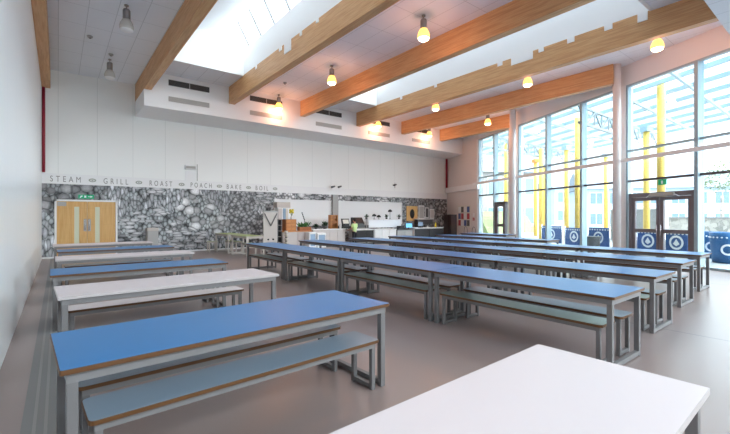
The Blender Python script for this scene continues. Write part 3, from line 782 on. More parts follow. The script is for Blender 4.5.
# dark shelf unit below it, beside the drawers
x0, x1 = cx_(277.9, 16.3), cx_(281.8, 16.3)
t = empty('shelf_unit', ((x0 + x1) / 2, 16.3, 0), 0, 'narrow dark shelf unit at the end of the wooden topped counter', 'shelf'); w = (x1 - x0) / 2
MB().box(-w, w, .28, .30, 0, 1.38).box(-w, -w + .02, 0, .28, 0, 1.38).box(w - .02, w, 0, .28, 0, 1.38).build('carcass', 'dark_grey', t)
for k in range(6): MB().box(-w + .02, w - .02, 0, .28, .05 + k * .26, .07 + k * .26).build('shelf', 'warm_grey', t)
# striped cup stack post in front of the counter
xs = cx_(286.2, 16.0)
t = empty('cup_dispenser', (xs, 16.0, 0), 0, 'upright stack of white cups with dark gaps before the counter', 'cup dispenser')
MB().tube((0, 0, 0), (0, 0, .25), .11, .09, 14).build('base', 'dark_grey', t)
for k in range(4): MB().lathe([(.06, .26 + k * .16), (.085, .37 + k * .16), (.085, .375 + k * .16)], 14).build('cup_stack', 'paper_cream', t)
MB().tube((0, 0, .25), (0, 0, .86), .045, n=10).build('post', 'dark_grey', t)
# folded mobile table
x0, x1 = cx_(263.4, 15.2), cx_(277.6, 15.2); zt = cz_(270, 211, 15.2)
t = empty('folded_table', ((x0 + x1) / 2, 15.2, 0), 0, 'upright folded mobile table with a dark V strut before the mural', 'folding table'); w = (x1 - x0) / 2
MB().box(-w, w, 0, .05, .14, zt).build('tabletop', 'warm_grey', t, .01)
MB().box(-w - .01, w + .01, -.015, .065, zt - .05, zt + .01).build('edge_band', 'mid_grey', t)
MB().bar((-w + .04, -.03, zt - .10), (0, -.03, zt - .62), .03).bar((w - .04, -.03, zt - .10), (0, -.03, zt - .62), .03).build('strut', 'dark_grey', t)
for sx in (-1, 1):
    MB().tube((sx * w * .35, -.04, .55), (sx * w * .35, 0, .55), .035, n=10).build('latch', 'black', t)
    f = MB().box(sx * w * .8 - .03, sx * w * .8 + .03, -.25, .30, .08, .14).build('foot', 'mid_grey', t)
    for y in (-.2, .25): MB().tube((sx * w * .8 - .02, y, .04), (sx * w * .8 + .02, y, .04), .04, n=12).build('caster', 'black', f)
# glass-front fridges
for px0, px1, py, lb in ((309, 316.2, 232.2, 'small white glass fronted fridge next to the pinkish counter'), (317.4, 326, 233, 'second small white glass fronted fridge under the white counter')):
    x0, x1 = cx_(px0, 15.8), cx_(px1, 15.8); zt = cz_((px0 + px1) / 2, py, 15.8)
    t = empty('glass_fridge', ((x0 + x1) / 2, 15.8, 0), 0, lb, 'fridge', 'glass fronted fridges'); w = (x1 - x0) / 2
    MB().box(-w, w, .02, .38, 0, zt).build('cabinet', 'white', t, .01)
    d = MB().box(-w + .01, -w + .06, -.02, .02, .04, zt - .03).box(w - .06, w - .01, -.02, .02, .04, zt - .03).box(-w + .06, w - .06, -.02, .02, .04, .12).box(-w + .06, w - .06, -.02, .02, zt - .09, zt - .03).build('door', 'white', t)
    MB().box(-w + .06, w - .06, -.005, .005, .12, zt - .09).build('pane', 'pane_blue', d)
    MB().bar((w - .035, -.04, .3), (w - .035, -.04, .6), .015).build('handle', 'chrome', d)
# potted plants on the white counter
x = cx_(325, 16.5)
t = empty('potted_plant', (x, 16.5, h2), 0, 'dark bushy potted plant on the white counter beside the wooden rack', 'plant')
MB().lathe([(.08, 0), (.11, .14), (.10, .14)], 12).build('pot', 'dark_grey', t)
s = MB()
for k in range(70):
    a = random.uniform(0, 2 * pi); l = random.uniform(.12, .30); e = random.uniform(.1, 1.2)
    s.leaf((0, 0, .14), (cos(a) * l * cos(e) * 1.2, sin(a) * l * cos(e), .14 + l * sin(e)), .04)
s.build('leaves', 'leaf_dark', t)
x = cx_(316.5, 16.5)
t = dup(t, (x, 16.55, h2), 1.2, 'smaller plant on the white counter nearest the planter'); t.scale = (.8, .8, .7)
# wooden rack
x0, x1 = cx_(331, 16.6), cx_(338, 16.6); zt = cz_(334, 215, 16.6) - h2
t = empty('wooden_rack', ((x0 + x1) / 2, 16.6, h2), 0, 'tall brown wooden rack on the white counter below the pilaster', 'rack'); w = (x1 - x0) / 2
MB().box(-w, w, .22, .25, 0, zt).box(-w, -w + .03, 0, .22, 0, zt).box(w - .03, w, 0, .22, 0, zt).box(-w + .03, w - .03, 0, .22, zt - .03, zt).build('carcass', 'orange_wood', t)
for k in range(4): MB().box(-w + .03, w - .03, .0, .22, .02 + k * zt / 4.3, .04 + k * zt / 4.3).build('shelf', 'brown_wood', t)
MB().box(-w + .05, w - .05, .02, .2, .26, .40).box(-w + .05, w - .1, .02, .2, .52, .64).build('tray', 'brown_wood', t)
# till
x = cx_(345.8, 16.4)
t = empty('cash_till', (x, 16.4, h2), 0, 'black cash till with a tilted screen on the white counter', 'till')
MB().box(-.3, .36, 0, .42, 0, .12).build('cash_drawer', 'black_soft', t, .01)
MB().box(-.10, .30, .10, .30, .12, .2).build('base', 'black', t)
MB().extr([(-.14, .12, .2), (.34, .12, .2), (.34, .2, .50), (-.14, .2, .50)], (0, .04, 0)).build('screen_back', 'black_soft', t)
MB().extr([(-.08, .105, .25), (.28, .105, .25), (.28, .165, .45), (-.08, .165, .45)], (0, .01, 0)).build('screen', 'paper_cream', t)
tag(MB().lathe([(.055, 0), (.07, .22), (.072, .23)], 14).build('paper_cup', 'white', None, 0, (cx_(340, 16.3), 16.28, h2)), 'white paper cup on the counter before the black till', 'cup')
# black monitor hood
x0, x1 = cx_(355, 16.6), cx_(364, 16.6)
t = empty('food_warmer', ((x0 + x1) / 2, 16.5, h3), 0, 'black sloping hood unit on the counter behind the person', 'food warmer'); w = (x1 - x0) / 2
MB().extr([(-w, 0, .04), (-w, .5, .04), (-w, .5, .62), (-w, .28, .62), (-w, .05, .3)], (2 * w, 0, 0)).build('hood', 'black', t, .015)
MB().box(-w - .03, w + .03, -.05, .52, 0, .05).build('tray', 'mid_grey', t)
# gantry with lamps and bottles
x0, x1 = cx_(367, 16.8), cx_(401, 16.8); h = cz_(385, 219.5, 16.8) - h4
t = empty('servery_gantry', ((x0 + x1) / 2, 16.72, max(h3, h4) + .002), 0, 'long pale glass gantry shelf above the white servery counter', 'gantry'); w = (x1 - x0) / 2
MB().box(-w, w, 0, .36, h - .03, h).build('shelf', 'white', t)
for k in range(5):
    q = -w + .04 + (2 * w - .08) * k / 4
    MB().tube((q, .18, 0), (q, .18, h - .03), .022, n=8).build('post', 'chrome', t)
MB().box(-w + .06, w - .06, .0, .012, .05, h - .04).build('sneeze_screen', 'banner_white', t)
tp = max(h3, h4) + h + .004
things = [(366.5, 215.5, 'plant', 'small dark potted plant standing first on the pale gantry'), (374.2, 215.5, 'dome', 'dark domed heat lamp standing on the pale gantry beside the first plant'), (378.8, 216.5, 'dome', 'smaller dark domed lamp in the middle of the pale gantry'),
          (386.5, 216, 'plant', 'small dark potted plant midway along the pale gantry'), (390, 211, 'dome', 'tallest dark domed lamp on the pale gantry'), (399, 216, 'plant', 'small dark potted plant at the corridor end of the pale gantry')]
for px, py, kd, lb in things:
    x, z = on_y(px, py, 16.9)
    if kd == 'dome':
        t = empty('heat_lamp', (x, 16.9, tp), 0, lb, 'lamp', 'heat lamps on the gantry'); hh = z - tp
        MB().tube((0, 0, 0), (0, 0, .02), .06, n=12).build('base', 'dark_grey', t)
        MB().tube((0, 0, .02), (0, 0, hh), .012, n=8).build('stem', 'dark_grey', t)
        MB().lathe([(.13, hh - .05), (.11, hh + .03), (.03, hh + .09)], 14).build('lamp_shade', 'black_soft', t)
    else:
        t = empty('potted_plant', (x, 16.9, tp), 0, lb, 'plant', 'plants on the gantry')
        MB().lathe([(.05, 0), (.07, .10), (.06, .10)], 10).build('pot', 'dark_grey', t)
        s = MB()
        for k in range(30):
            a = random.uniform(0, 2 * pi); l = random.uniform(.1, .22); e = random.uniform(.3, 1.4)
            s.leaf((0, 0, .1), (cos(a) * l * cos(e), sin(a) * l * cos(e), .1 + l * sin(e)), .03)
        s.build('leaves', 'leaf_dark', t)
# screens on the grey counter and desk
def monitor(px, Y, h, w, label, scr, zt):
    t = empty('monitor', (cx_(px, Y), Y, h), 0, label, 'monitor')
    MB().box(-.12, .12, -.08, .08, 0, .015).build('base', 'black', t)
    MB().box(-.02, .02, .01, .04, .015, .12).build('stand', 'black', t)
    MB().box(-w, w, 0, .03, .08, zt).build('housing', 'black', t, .006)
    MB().box(-w + .02, w - .02, -.004, 0, .10, zt - .02).build('screen', scr, t)
monitor(409, 16.45, h5, .27, 'monitor showing a bright blue screen on the grey counter', 'screen_blue', .36)
monitor(420.5, 16.5, h6, .22, 'pale screened monitor on the white cash desk', 'pane_blue', .34)
t = empty('desk_tray', (cx_(401, 16.4), 16.4, h5), 0, 'low black appliance on the grey counter beside the blue screen', 'appliance')
MB().box(-.3, .25, -.1, .3, 0, .10).build('body', 'black_soft', t, .01); MB().box(-.1, .2, -.05, .25, .10, .2).build('lid', 'black', t, .01)
for px, mt, lb, hh in ((432, 'dark_grey', 'dark bottle on the white cash desk', .24), (435.6, 'yellow_paint', 'yellow bottle on the white cash desk', .34), (439, 'black_soft', 'black bottle on the white cash desk, beside the yellow one', .28), (427.5, 'white', 'white tub on the white cash desk', .12)):
    t = empty('bottle' if mt != 'white' else 'tub', (cx_(px, 16.5), 16.5, h6), 0, lb, 'bottle' if mt != 'white' else 'tub')
    MB().lathe([(.05, 0), (.055, .02), (.055, hh * .6), (.02, hh * .8), (.02, hh * .9)], 12).build('body', mt, t)
    MB().tube((0, 0, hh * .9), (0, 0, hh), .024, n=10).build('cap', 'dark_grey', t)
# wall shelf and notices on the mural
x0, x1 = cx_(417, 17.6), cx_(434, 17.6); z0 = cz_(425, 219.5, 17.6)
t = empty('wall_shelf', ((x0 + x1) / 2, 17.92, z0), 0, 'white wall shelf with a dark recess below the posters', 'shelf'); w = (x1 - x0) / 2
MB().box(-w, w, -.34, 0, .0, .05).build('board', 'white', t); MB().box(-w + .1, w - .1, -.30, 0, -.30, 0).build('recess', 'dark_grey', t)
x0, zt = on_y(406.2, 206, YB); x1, zb = on_y(417, 221, YB)
t = empty('oval_board', ((x0 + x1) / 2, YB - .016, zb), 0, 'oak board with a black oval in the far end of the mural', 'board'); w = (x1 - x0) / 2
MB().box(-w, w, -.03, 0, 0, zt - zb).build('board', 'door_oak', t)
s = MB(); s.extr([(.2 * cos(2*pi*i/20), -.03, (zt - zb) * .48 + .30 * sin(2*pi*i/20)) for i in range(20)], (0, -.012, 0)); s.build('oval', 'black', t)
for px0, px1, py0, py1, mt, lb in ((418.5, 424, 205.5, 219, 'mid_grey', 'grey poster beside the oak board on the mural'), (425, 428.5, 207.5, 218, 'dark_grey', 'dark narrow poster on the mural'), (429.5, 434, 209, 218.5, 'counter_pink', 'pale pinkish poster on the mural beside the dark one')):
    x0, zt = on_y(px0, py0, YB); x1, zb = on_y(px1, py1, YB)
    t = empty('poster', ((x0 + x1) / 2, YB - .012, zb), 0, lb, 'poster', 'posters on the mural'); w = (x1 - x0) / 2; hh = zt - zb
    MB().box(-w, w, -.012, 0, 0, hh).build('sheet', 'white', t)
    MB().box(-w + .04, w - .04, -.016, -.012, .05, hh - .05).build('print', mt, t)
# tall dark cupboard against the angled wall, notice board, call point
q0, q1 = on_wall(443.5, -.5)[0], on_wall(453.5, -.5)[0]
q0, q1 = .40, 1.50
t = wempty('tall_cupboard', (q0 + q1) / 2, -.02, 'tall dark brown three door cupboard against the side wall', 'cupboard'); w = (q1 - q0) / 2
MB().box(-w, w, -.40, 0, 0, 1.62).build('carcass', 'dark_grey', t)
for k in range(3):
    a = -w + 2 * w * k / 3 + .02; b = -w + 2 * w * (k + 1) / 3 - .02
    d = MB().box(a, b, -.42, -.40, .06, 1.58).build('door', 'dark_brown', t); MB().box(b - .05, b - .03, -.44, -.42, .7, .95).build('handle', 'chrome', d)
q0, q1 = 1.66, 3.3
zt = 1.52 + (216 - 205.5) * on_wall(463)[1] / F_PX; zb = 1.52 - 11 * on_wall(463)[1] / F_PX
t = wempty('notice_board', (q0 + q1) / 2, -.005, 'pale notice board with red, blue and white sheets on the side wall', 'notice board'); w = abs(q1 - q0) / 2
MB().box(-w, w, -.025, 0, zb, zt).build('board', 'paper_cream', t)
k = 0
for r_ in range(3):
    for c_ in range(4):
        a = -w + .06 + (2 * w - .12) * c_ / 4; z = zb + .05 + (zt - zb - .1) * r_ / 3
        MB().box(a + .03, a + (2 * w - .12) / 4 - .03, -.03, -.025, z + .03, z + (zt - zb - .1) / 3 - .03).build('sheet', ['paper_red', 'white', 'paper_blue', 'dark_grey', 'paper_blue', 'paper_red', 'white', 'paper_red', 'white', 'dark_grey', 'white', 'paper_blue'][k], t); k += 1
q = on_wall(474)[0]
t = wempty('fire_call_point', q, -.005, 'red fire call point with a white notice beside the far glazing', 'call point'); 
MB().box(-.08, .08, -.05, 0, 1.25, 1.42).build('box', 'paper_red', t, .008); MB().box(-.08, .08, -.012, 0, 1.48, 1.70).build('notice', 'white', t); MB().box(-.03, .03, -.055, -.05, 1.30, 1.37).build('button', 'white', t)
# hoop-backed folding chairs stacked near the cupboard
for px, lb in ((463, 'thin hoop backed chair nearer the tall cupboard'), (471, 'thin hoop backed chair nearer the far glazing')):
    q = on_wall(px, -.7)[0]
    t = wempty('hoop_chair', q, -.7, lb, 'chair', group='hoop backed chairs')
    MB().box(-.2, .2, -.2, .2, .43, .46).build('seat', 'dark_grey', t, .02)
    s = MB(); pts = [(.2 * cos(pi * i / 10), .18, .62 + .27 * sin(pi * i / 10)) for i in range(11)]
    for a, b in zip(pts, pts[1:]): s.tube(a, b, .013, n=6)
    s.tube((.2, .18, .45), (.2, .18, .62), .013, n=6).tube((-.2, .18, .45), (-.2, .18, .62), .013, n=6); s.build('backrest', 'dark_grey', t)
    for sx in (-1, 1):
        for sy in (-1, 1): MB().tube((sx * .17, sy * .17, .43), (sx * .19, sy * .19, 0), .014, n=6).build('leg', 'dark_grey', t)
# grey bin before the mural
x0, x1 = on_y(147.5, 0, 17.4)[0], on_y(158.5, 0, 17.4)[0]; zt = on_y(153, 228, 17.4)[1]
t = empty('waste_bin', ((x0 + x1) / 2, 17.6, 0), 0, 'grey upright waste bin against the mural', 'bin'); w = (x1 - x0) / 2
MB().box(-w, w, -.2, .25, .03, zt - .12).build('body', 'mid_grey', t, .015); MB().box(-w - .01, w + .01, -.21, .26, zt - .12, zt).build('lid', 'warm_grey', t, .02); MB().box(-w + .05, w - .05, -.17, .2, 0, .03).build('plinth', 'dark_grey', t)

# ------------------------------------------------------------------ person in lime top
def skin_mesh(verts, edges, radii, root=0):
    me = bpy.data.meshes.new('s'); me.from_pydata(verts, edges, [])
    ob = bpy.data.objects.new('s', me); C.objects.link(ob)
    ob.modifiers.new('skin', 'SKIN'); ob.modifiers.new('sub', 'SUBSURF').levels = 2
    for i, r_ in enumerate(radii):
        sv = me.skin_vertices[0].data[i]; sv.radius = (r_, r_) if not isinstance(r_, tuple) else r_; sv.use_root = (i == root)
    bpy.context.view_layer.update()
    out = bpy.data.meshes.new_from_object(ob.evaluated_get(bpy.context.evaluated_depsgraph_get()))
    bpy.data.objects.remove(ob)
    for p in out.polygons: p.use_smooth = True
    return out
def mesh_obj(name, me, m, parent):
    me.materials.clear(); me.materials.append(M[m]); me.name = name
    o = bpy.data.objects.new(name, me); C.objects.link(o); o.parent = parent; return o
px = cx_(354.6, 15.85)
P = empty('person', (px, 15.85, 0), R(12), 'person in a lime green top and dark trousers standing at the servery', 'person')
K = 1.36 / 1.70
def sc(l): return [(x * K, y * K, z * K) for x, y, z in l]
V = [(0, 0, .92), (0, .01, 1.12), (0, 0, 1.32), (0, -.005, 1.45), (0, -.02, 1.52),
     (-.10, 0, .86), (-.11, -.01, .48), (-.11, .02, .08), (-.11, -.12, .03),
     (.10, 0, .86), (.11, -.01, .48), (.11, .02, .08), (.11, -.12, .03),
     (-.18, 0, 1.38), (-.25, .05, 1.12), (-.22, .28, 1.02), (-.20, .36, 1.02),
     (.18, 0, 1.38), (.25, .05, 1.12), (.22, .28, 1.02), (.20, .36, 1.02)]
V = [(x, -y, z) if False else (x, y, z) for x, y, z in V]
E_ = [(0,1),(1,2),(2,3),(3,4),(0,5),(5,6),(6,7),(7,8),(0,9),(9,10),(10,11),(11,12),(2,13),(13,14),(14,15),(15,16),(2,17),(17,18),(18,19),(19,20)]
rad = [(.14,.10),(.125,.095),(.15,.10),.055,.055, .085,.055,.036,.034, .085,.055,.036,.034, .058,.042,.030,.030, .058,.042,.030,.030]
rad = [tuple(q * K for q in r_) if isinstance(r_, tuple) else r_ * K for r_ in rad]
# feet and arms towards the counter (+y): turn toes to +y
V = [(x, -y if i in (7, 8, 11, 12) else y, z) for i, (x, y, z) in enumerate(V)]
body = skin_mesh(sc(V), E_, rad)
bm = bmesh.new(); bm.from_mesh(body)
hb = MB(); hb.bm.free(); hb.bm = bm
hb.ball((0, -.0, 1.62 * K), .105 * K, (.86, 1.0, 1.22), 14)          # head
hb.tube((0, .09 * K, 1.615 * K), (0, .128 * K, 1.595 * K), .012 * K, .018 * K, 6)    # nose
for sx in (-1, 1):
    hb.ball((sx * .092 * K, 0, 1.615 * K), .03 * K, (.4, .7, 1.1), 6)
    hb.ball((sx * .036 * K, .093 * K, 1.635 * K), .014 * K, (1, .6, .7), 6)
    hx, hy, hz = sx * .20 * K, .38 * K, 1.02 * K
    hb.ball((hx, hy + .03 * K, hz), .042 * K, (.9, 1.1, .45), 8)      # palm
    for f in range(4):
        fx = hx + (f - 1.5) * .02 * K; ln = (.055, .065, .06, .045)[f] * K
        hb.tube((fx, hy + .06 * K, hz), (fx, hy + .06 * K + ln * .6, hz + .003), .0095 * K, .0085 * K, 6).tube((fx, hy + .06 * K + ln * .6, hz + .003), (fx, hy + .06 * K + ln, hz - .018 * K), .0085 * K, .007 * K, 6)
    hb.tube((hx - sx * .03 * K, hy + .01 * K, hz), (hx - sx * .065 * K, hy + .05 * K, hz - .01 * K), .012 * K, .009 * K, 6)
hb.ball((0, .098 * K, 1.565 * K), .022 * K, (1.2, .4, .35), 6)
hb.build('body', 'skin', P)
# clothing
shirt = skin_mesh(sc([(0,0,.82),(0,.01,1.1),(0,0,1.32),(0,-.005,1.41),(-.185,0,1.37),(-.24,.04,1.18),(.185,0,1.37),(.24,.04,1.18)]), [(0,1),(1,2),(2,3),(2,4),(4,5),(2,6),(6,7)],
                  [tuple(q * K for q in r_) for r_ in ((.178,.135),(.155,.122),(.178,.125),(.09,.085),(.078,.078),(.07,.07),(.078,.078),(.07,.07))])
mesh_obj('shirt', shirt, 'lime_cloth', P)
tr = skin_mesh(sc([(0,0,.98),(-.095,0,.80),(-.11,.01,.48),(-.11,-.02,.07),(.095,0,.80),(.11,.01,.48),(.11,-.02,.07)]), [(0,1),(1,2),(2,3),(0,4),(4,5),(5,6)],
               [tuple(q * K for q in r_) for r_ in ((.135,.112),(.100,.105),(.075,.075),(.06,.06),(.100,.105),(.075,.075),(.06,.06))])
mesh_obj('trousers', tr, 'dark_cloth', P)
hs = MB().ball((0, -.018 * K, 1.645 * K), .112 * K, (.92, .98, 1.12), 14)
hs.build('hair', 'hair', P)
s = MB()
for sx in (-1, 1): s.ball((sx * .11 * K, .05 * K, .035 * K), .055 * K, (.75, 2.0, .62), 8)
s.build('shoe', 'black', P)

# ------------------------------------------------------------------ outside
struct(MB().prism([(21.3, YB), (xw(YN), YN), (xw(YN) - 6, -30), (90, -60), (90, 70), (21.3, 70)], -.2, -.01).build('ground', 'paving'), 'pale paved ground outside the glazing', 'ground')
t = wempty('entrance_canopy', 14, 6, 'steel and glass canopy on yellow posts outside the glazing', 'canopy')
base = Vector(wall_pt(14, 6)); inv = Matrix.Rotation(-WROT, 3, 'Z')
def loc(p): return inv @ (Vector(p) - base)
ZCAN = 6.45
for px, off, z1 in ((661, 2.2, ZCAN), (646.5, 6.4, 6.0), (577.5, 3.0, ZCAN), (566.5, 6.5, 6.0), (545, 10.5, 5.9), (535.5, 8.0, 5.9), (506, 3.4, ZCAN), (495, 8.0, 6.0), (606, 11.5, 6.0), (541, 5.5, 6.0)):
    s_, dep = on_wall(px, off); p = Vector(wall_pt(s_, off))
    r_ = .13 if off < 5 else .14
    o = MB().tube(loc((p.x, p.y, 0)), loc((p.x, p.y, z1)), r_, n=14).build('post', 'yellow', t)
    if off > 6: MB().box(*sum(([q - .2, q + .2] for q in loc((p.x, p.y, 0))[:2]), []), z1 - .25, z1).build('bracket', 'orange' if px == 535.5 else 'canopy_steel', o)
for k in range(8):                                   # long members along the glazing
    o_ = .5 + k * 1.45
    a, b = Vector(wall_pt(-3, o_)), Vector(wall_pt(26, o_))
    MB().bar(loc((a.x, a.y, ZCAN)), loc((b.x, b.y, ZCAN)), .12, .16).build('long_member', 'canopy_steel', t)
xc = []
for k in range(15):                                  # cross members parallel to the end wall
    y = -8 + k * 2.0
    xa = 21.3 - (17.95 - y) / .912 * .4102 + .6
    a, b = (xa, y, ZCAN - .12), (xa + 11.4, y, ZCAN - .12)
    MB().bar(loc(a), loc(b), .10, .14).build('cross_member', 'canopy_steel', t)
for y in (-5.2, 1.2, 7.5, 13.5):                     # lattice trusses
    xa = 21.3 - (17.95 - y) / .912 * .4102 + .8; s = MB(); n = 14
    z0, z1 = ZCAN - .95, ZCAN - .25
    s.bar(loc((xa, y, z0)), loc((xa + 11, y, z0)), .10).bar(loc((xa, y, z1)), loc((xa + 11, y, z1)), .10)
    for k in range(n):
        q0, q1 = xa + 11 * k / n, xa + 11 * (k + 1) / n
        s.bar(loc((q0, y, z0 if k % 2 else z1)), loc((q1, y, z1 if k % 2 else z0)), .06).bar(loc((q1, y, z0)), loc((q1, y, z1)), .05)
    s.build('lattice_truss', 'truss_grey', t)
a, b, c_, d_ = (loc(wall_pt(s_, o_, ZCAN + .09)) for s_, o_ in ((-3, .4), (26, .4), (26, 11), (-3, 11)))
MB().extr([a, b, c_, d_], (0, 0, .012)).build('roof_glass', 'canopy_glass', t)

# blue banner barriers
def barrier(px0, px1, off, ztop, label):
    sa, sb = sorted((on_wall(px0, off)[0], on_wall(px1, off)[0])); w = (sb - sa) / 2 - .07
    t = wempty('banner_barrier', (sa + sb) / 2, off, label, 'barrier', group='blue banner barriers')
    for q in (-w, w):
        MB().tube((q, 0, 0), (q, 0, ztop + .06), .025, n=8).tube((q, 0, 0), (q, 0, .03), .09, n=14).build('post', 'chrome', t)
    MB().box(-w + .04, w - .04, -.012, .012, .12, ztop).build('banner', 'barrier_blue', t)
    s = MB(); zc = (.12 + ztop) / 2; rr = min(.27, w * .6)
    for k in range(20):
        a0, a1 = 2*pi*k/20, 2*pi*(k+1)/20
        s.extr([(rr*cos(a0), -.013, zc + rr*sin(a0)), (rr*cos(a1), -.013, zc + rr*sin(a1)), (rr*.72*cos(a1), -.013, zc + rr*.72*sin(a1)), (rr*.72*cos(a0), -.013, zc + rr*.72*sin(a0))], (0, -.006, 0))
    s.extr([(-rr*.45, -.013, zc - .05), (0, -.013, zc - rr*.5), (rr*.45, -.013, zc - .05), (0, -.013, zc + rr*.5)], (0, -.006, 0))
    for k in range(int(2 * w / .14)): s.box(-w + .08 + k * .14, -w + .15 + k * .14, -.016, -.012, ztop - .12, ztop - .06)
    s.build('emblem', 'banner_white', t)
for px0, px1, off, zt, lb in ((541, 563, 2.4, 1.0, 'blue banner barrier with a white ring, farthest from the double door'), (564, 585, 2.2, .95, 'blue banner barrier seen below the pair of yellow posts'), (587, 611, 2.2, 1.0, 'blue banner barrier just before the round white column'),
                              (621, 634, 2.4, 1.05, 'blue banner barrier behind the white pier'), (635, 662, 2.6, .95, 'blue banner barrier behind the hinged half of the double door'), (663, 691, 2.6, .95, 'blue banner barrier behind the nearer half of the double door')):
    barrier(px0, px1, off, zt, lb)
def tub(px, off, r_, h, label):
    s_ = on_wall(px, off)[0]
    t = wempty('round_planter', s_, off, label, 'planter', group='blue round tubs')
    MB().lathe([(r_ * .86, 0), (r_, h * .8), (r_ * 1.03, h), (r_ * .9, h), (r_ * .88, h - .08)], 24).build('tub', 'bin_blue', t)
    s = MB()
    for k in range(24):
        a = 2*pi*k/24; s.ball((r_ * 1.0 * cos(a), r_ * 1.0 * sin(a), h * .84), .028, n=5)
    s.build('dotted_band', 'banner_white', t)
    s = MB()
    vx, vy = loc_dir(wall_pt(s_, off))
    ang = math.atan2(vy, vx)
    for k in range(16):
        a0, a1 = 2*pi*k/16, 2*pi*(k+1)/16
        f = lambda a, q: ((r_ + .012) * cos(ang + q * cos(a) / r_), (r_ + .012) * sin(ang + q * cos(a) / r_), h * .45 + q * sin(a))
        s.extr([f(a0, .18), f(a1, .18), f(a1, .12), f(a0, .12)], (cos(ang) * .008, sin(ang) * .008, 0))
    s.build('emblem', 'banner_white', t)
def loc_dir(p):
    v = inv @ Vector((-p[0], -p[1], 0)); return v.x, v.y
tub(711.5, 3.6, .40, .95, 'blue round tub with a white ring, nearer the double door')
tub(728, 2.5, .46, .98, 'blue round tub with a white ring at the picture edge')
q = on_wall(592, 1.3)[0]
t = wempty('dark_tub', q, 1.3, 'black round tub outside before the blue barrier', 'planter'); MB().lathe([(.26, 0), (.32, .62), (.34, .66), (.28, .66), (.27, .58)], 20).build('tub', 'dark_grey', t); MB().lathe([(.02, .56), (.275, .57)], 20).build('soil', 'black_soft', t)
# low stone wall, block wall, grass bank, far buildings
t = wempty('stone_wall', 14, 16, 'low stone garden wall outside beyond the canopy', 'wall'); MB().box(-12, 14, 0, .4, 0, 1.35).build('wall_body', 'stone', t); MB().box(-12, 14, -.05, .45, 1.35, 1.45).build('coping', 'paving', t)
t = wempty('block_wall', 7.2, 9, 'pale block wall outside the middle glazing bay', 'wall'); MB().box(-2.5, 1.0, 0, .3, 0, 1.9).build('wall_body', 'paving', t); MB().box(-2.5, 1.0, -.04, .34, 1.9, 1.98).build('coping', 'white', t)
t = wempty('grass_bank', on_wall(484, 7)[0], 7, 'sloping grass bank outside the far glass door', 'bank', 'structure'); MB().extr([(-3, 0, 0), (.7, 0, 0), (-.7, 0, 1.5), (-3, 0, 2.0)], (0, 5, 0)).build('bank', 'leaf_grass', t)
def far_building(x, y, rot, w, h, d, label, body, nx, nz):
    t = empty('far_building', (x, y, 0), rot, label, 'building')
    MB().box(-w, w, 0, d, 0, h).build('wall', body, t)
    r_ = MB().extr([(-w - .4, -.4, h), (-w - .4, d + .4, h), (-w - .4, d / 2, h + d * .28)], (2 * w + .8, 0, 0)).build('roof', 'slate', t)
    for i in range(nx):
        for k in range(nz):
            a = -w + 2 * w * (i + .15) / nx; b = -w + 2 * w * (i + .85) / nx; z0 = h * (k + .22) / nz; z1 = h * (k + .82) / nz
            f = MB().box(a, b, -.06, 0, z0, z1).build('window', 'white', t)
            m_ = (a + b) / 2
            MB().box(a + .08, m_ - .04, -.08, -.06, z0 + .08, z1 - .08).box(m_ + .04, b - .08, -.08, -.06, z0 + .08, z1 - .08).build('pane', 'facade_dark', f)
d = ray(700); far_building(d[0] * 42, d[1] * 42, R(-52), 11, 4.6, 8, 'long pale blue building with grid windows beyond the double door', 'facade', 11, 2)
d = ray(588); far_building(d[0] * 66, d[1] * 66, R(-40), 5.5, 6.2, 8, 'grey building seen between the yellow posts and the round column', 'facade', 4, 2)
d = ray(497); far_building(d[0] * 40, d[1] * 40, R(-30), 4.5, 6.0, 8, 'building seen above the far single door', 'paving', 3, 2)
t = empty('garden_tree', (ray(722)[0] * 36, ray(722)[1] * 36, 0), 0, 'pale leafy tree outside above the blue tubs', 'tree')
MB().tube((0, 0, 0), (0, 0, 3.4), .18, .1).build('trunk', 'stone', t)
s = MB()
for k in range(900):
    v = Vector((random.gauss(0, 1), random.gauss(0, 1), random.gauss(0, 1))).normalized() * random.uniform(.3, 1) ** .5
    p = Vector((v.x * 1.9, v.y * 1.9, 5.2 + v.z * 1.5)); q = p + Vector((random.uniform(-.25, .25), random.uniform(-.25, .25), random.uniform(-.2, .2)))
    s.leaf(p, q, .07)
s.build('crown', 'leaf_grass', t)

# ------------------------------------------------------------------ light and camera
w = bpy.data.worlds.new('overcast_sky'); bpy.context.scene.world = w; w.use_nodes = True
N, L = w.node_tree.nodes, w.node_tree.links
bg = N['Background']; tc = N.new('ShaderNodeTexCoord'); sp = N.new('ShaderNodeSeparateXYZ'); L.new(tc.outputs['Generated'], sp.inputs[0])
base_sky = ramp(N, L, sp.outputs[2], [(0, (.42, .47, .50)), (.7, (1.0, 1.08, 1.16))])
dt = N.new('ShaderNodeVectorMath'); dt.operation = 'DOT_PRODUCT'; L.new(tc.outputs['Generated'], dt.inputs[0]); dt.inputs[1].default_value = (.42, -.56, .72)
lobe = math_n(N, L, 'MULTIPLY', math_n(N, L, 'POWER', math_n(N, L, 'MAXIMUM', dt.outputs['Value'], 0), 2.2), 3.8)   # bright sky patch added out of view to light the hall
bright = N.new('ShaderNodeMix'); bright.data_type = 'RGBA'; bright.blend_type = 'ADD'; bright.inputs[0].default_value = 1
L.new(base_sky, bright.inputs[6])
lc = N.new('ShaderNodeCombineColor')
for k, q in enumerate((.93, .97, 1.0)): L.new(math_n(N, L, 'MULTIPLY', lobe, q), lc.inputs[k])
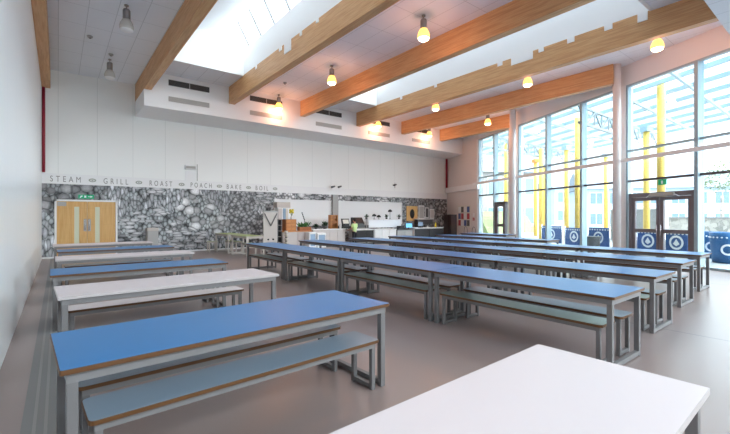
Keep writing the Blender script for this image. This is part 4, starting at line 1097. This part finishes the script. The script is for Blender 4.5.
L.new(lc.outputs[0], bright.inputs[7]); L.new(bright.outputs[2], bg.inputs[0]); bg.inputs[1].default_value = 1.8

def portal(mat4, sx, sy):                            # tells the renderer where daylight enters; gives no light of its own
    ld = bpy.data.lights.new('daylight_portal', 'AREA'); ld.shape = 'RECTANGLE'; ld.size = sx; ld.size_y = sy; ld.cycles.is_portal = True
    o = bpy.data.objects.new('daylight_portal', ld); C.objects.link(o); o.matrix_world = mat4
def frame(c, ax, ay):                                # portal faces along -(ax x ay)
    ax = Vector(ax).normalized(); ay = Vector(ay).normalized(); az = ax.cross(ay)
    return Matrix(((ax.x, ay.x, az.x, c[0]), (ax.y, ay.y, az.y, c[1]), (ax.z, ay.z, az.z, c[2]), (0, 0, 0, 1)))
portal(frame(wall_pt(14, .35, 3.02), WD, (0, 0, 1)), 20.0, 6.04)
portal(frame((5.45, YN - .3, 4.45), (1, 0, 0), (0, 0, 1)), 11.1, 3.7)
for a in (1, 3):
    x1 = BX[a + 1] + .02; xt = x1 - .42
    portal(frame(((x1 + xt) / 2 + .12, (SKY0 + SKY1) / 2, 8.07 + .08), (0, 1, 0), (xt - x1, 0, .76)), SKY1 - SKY0, .87)

cam = bpy.data.cameras.new('camera'); co = bpy.data.objects.new('camera', cam); C.objects.link(co)
co.location = (0, 0, EYE); co.rotation_euler = (R(90), 0, -YAW)
cam.sensor_width = 36; cam.lens = F_PX / 730 * 36; cam.shift_y = (CY - 217.0) / 730; cam.clip_start = .05; cam.clip_end = 300
sc_ = bpy.context.scene; sc_.camera = co
sc_.view_settings.view_transform = 'Standard'; sc_.view_settings.look = 'None'; sc_.view_settings.gamma = 1; sc_.view_settings.use_curve_mapping = False
sc_.view_settings.exposure = 1.0
sc_.cycles.max_bounces = 10; sc_.cycles.diffuse_bounces = 6; sc_.cycles.glossy_bounces = 4; sc_.cycles.transparent_max_bounces = 16
sc_.cycles.caustics_reflective = False; sc_.cycles.caustics_refractive = False; sc_.cycles.sample_clamp_indirect = 4; sc_.cycles.use_denoising = True
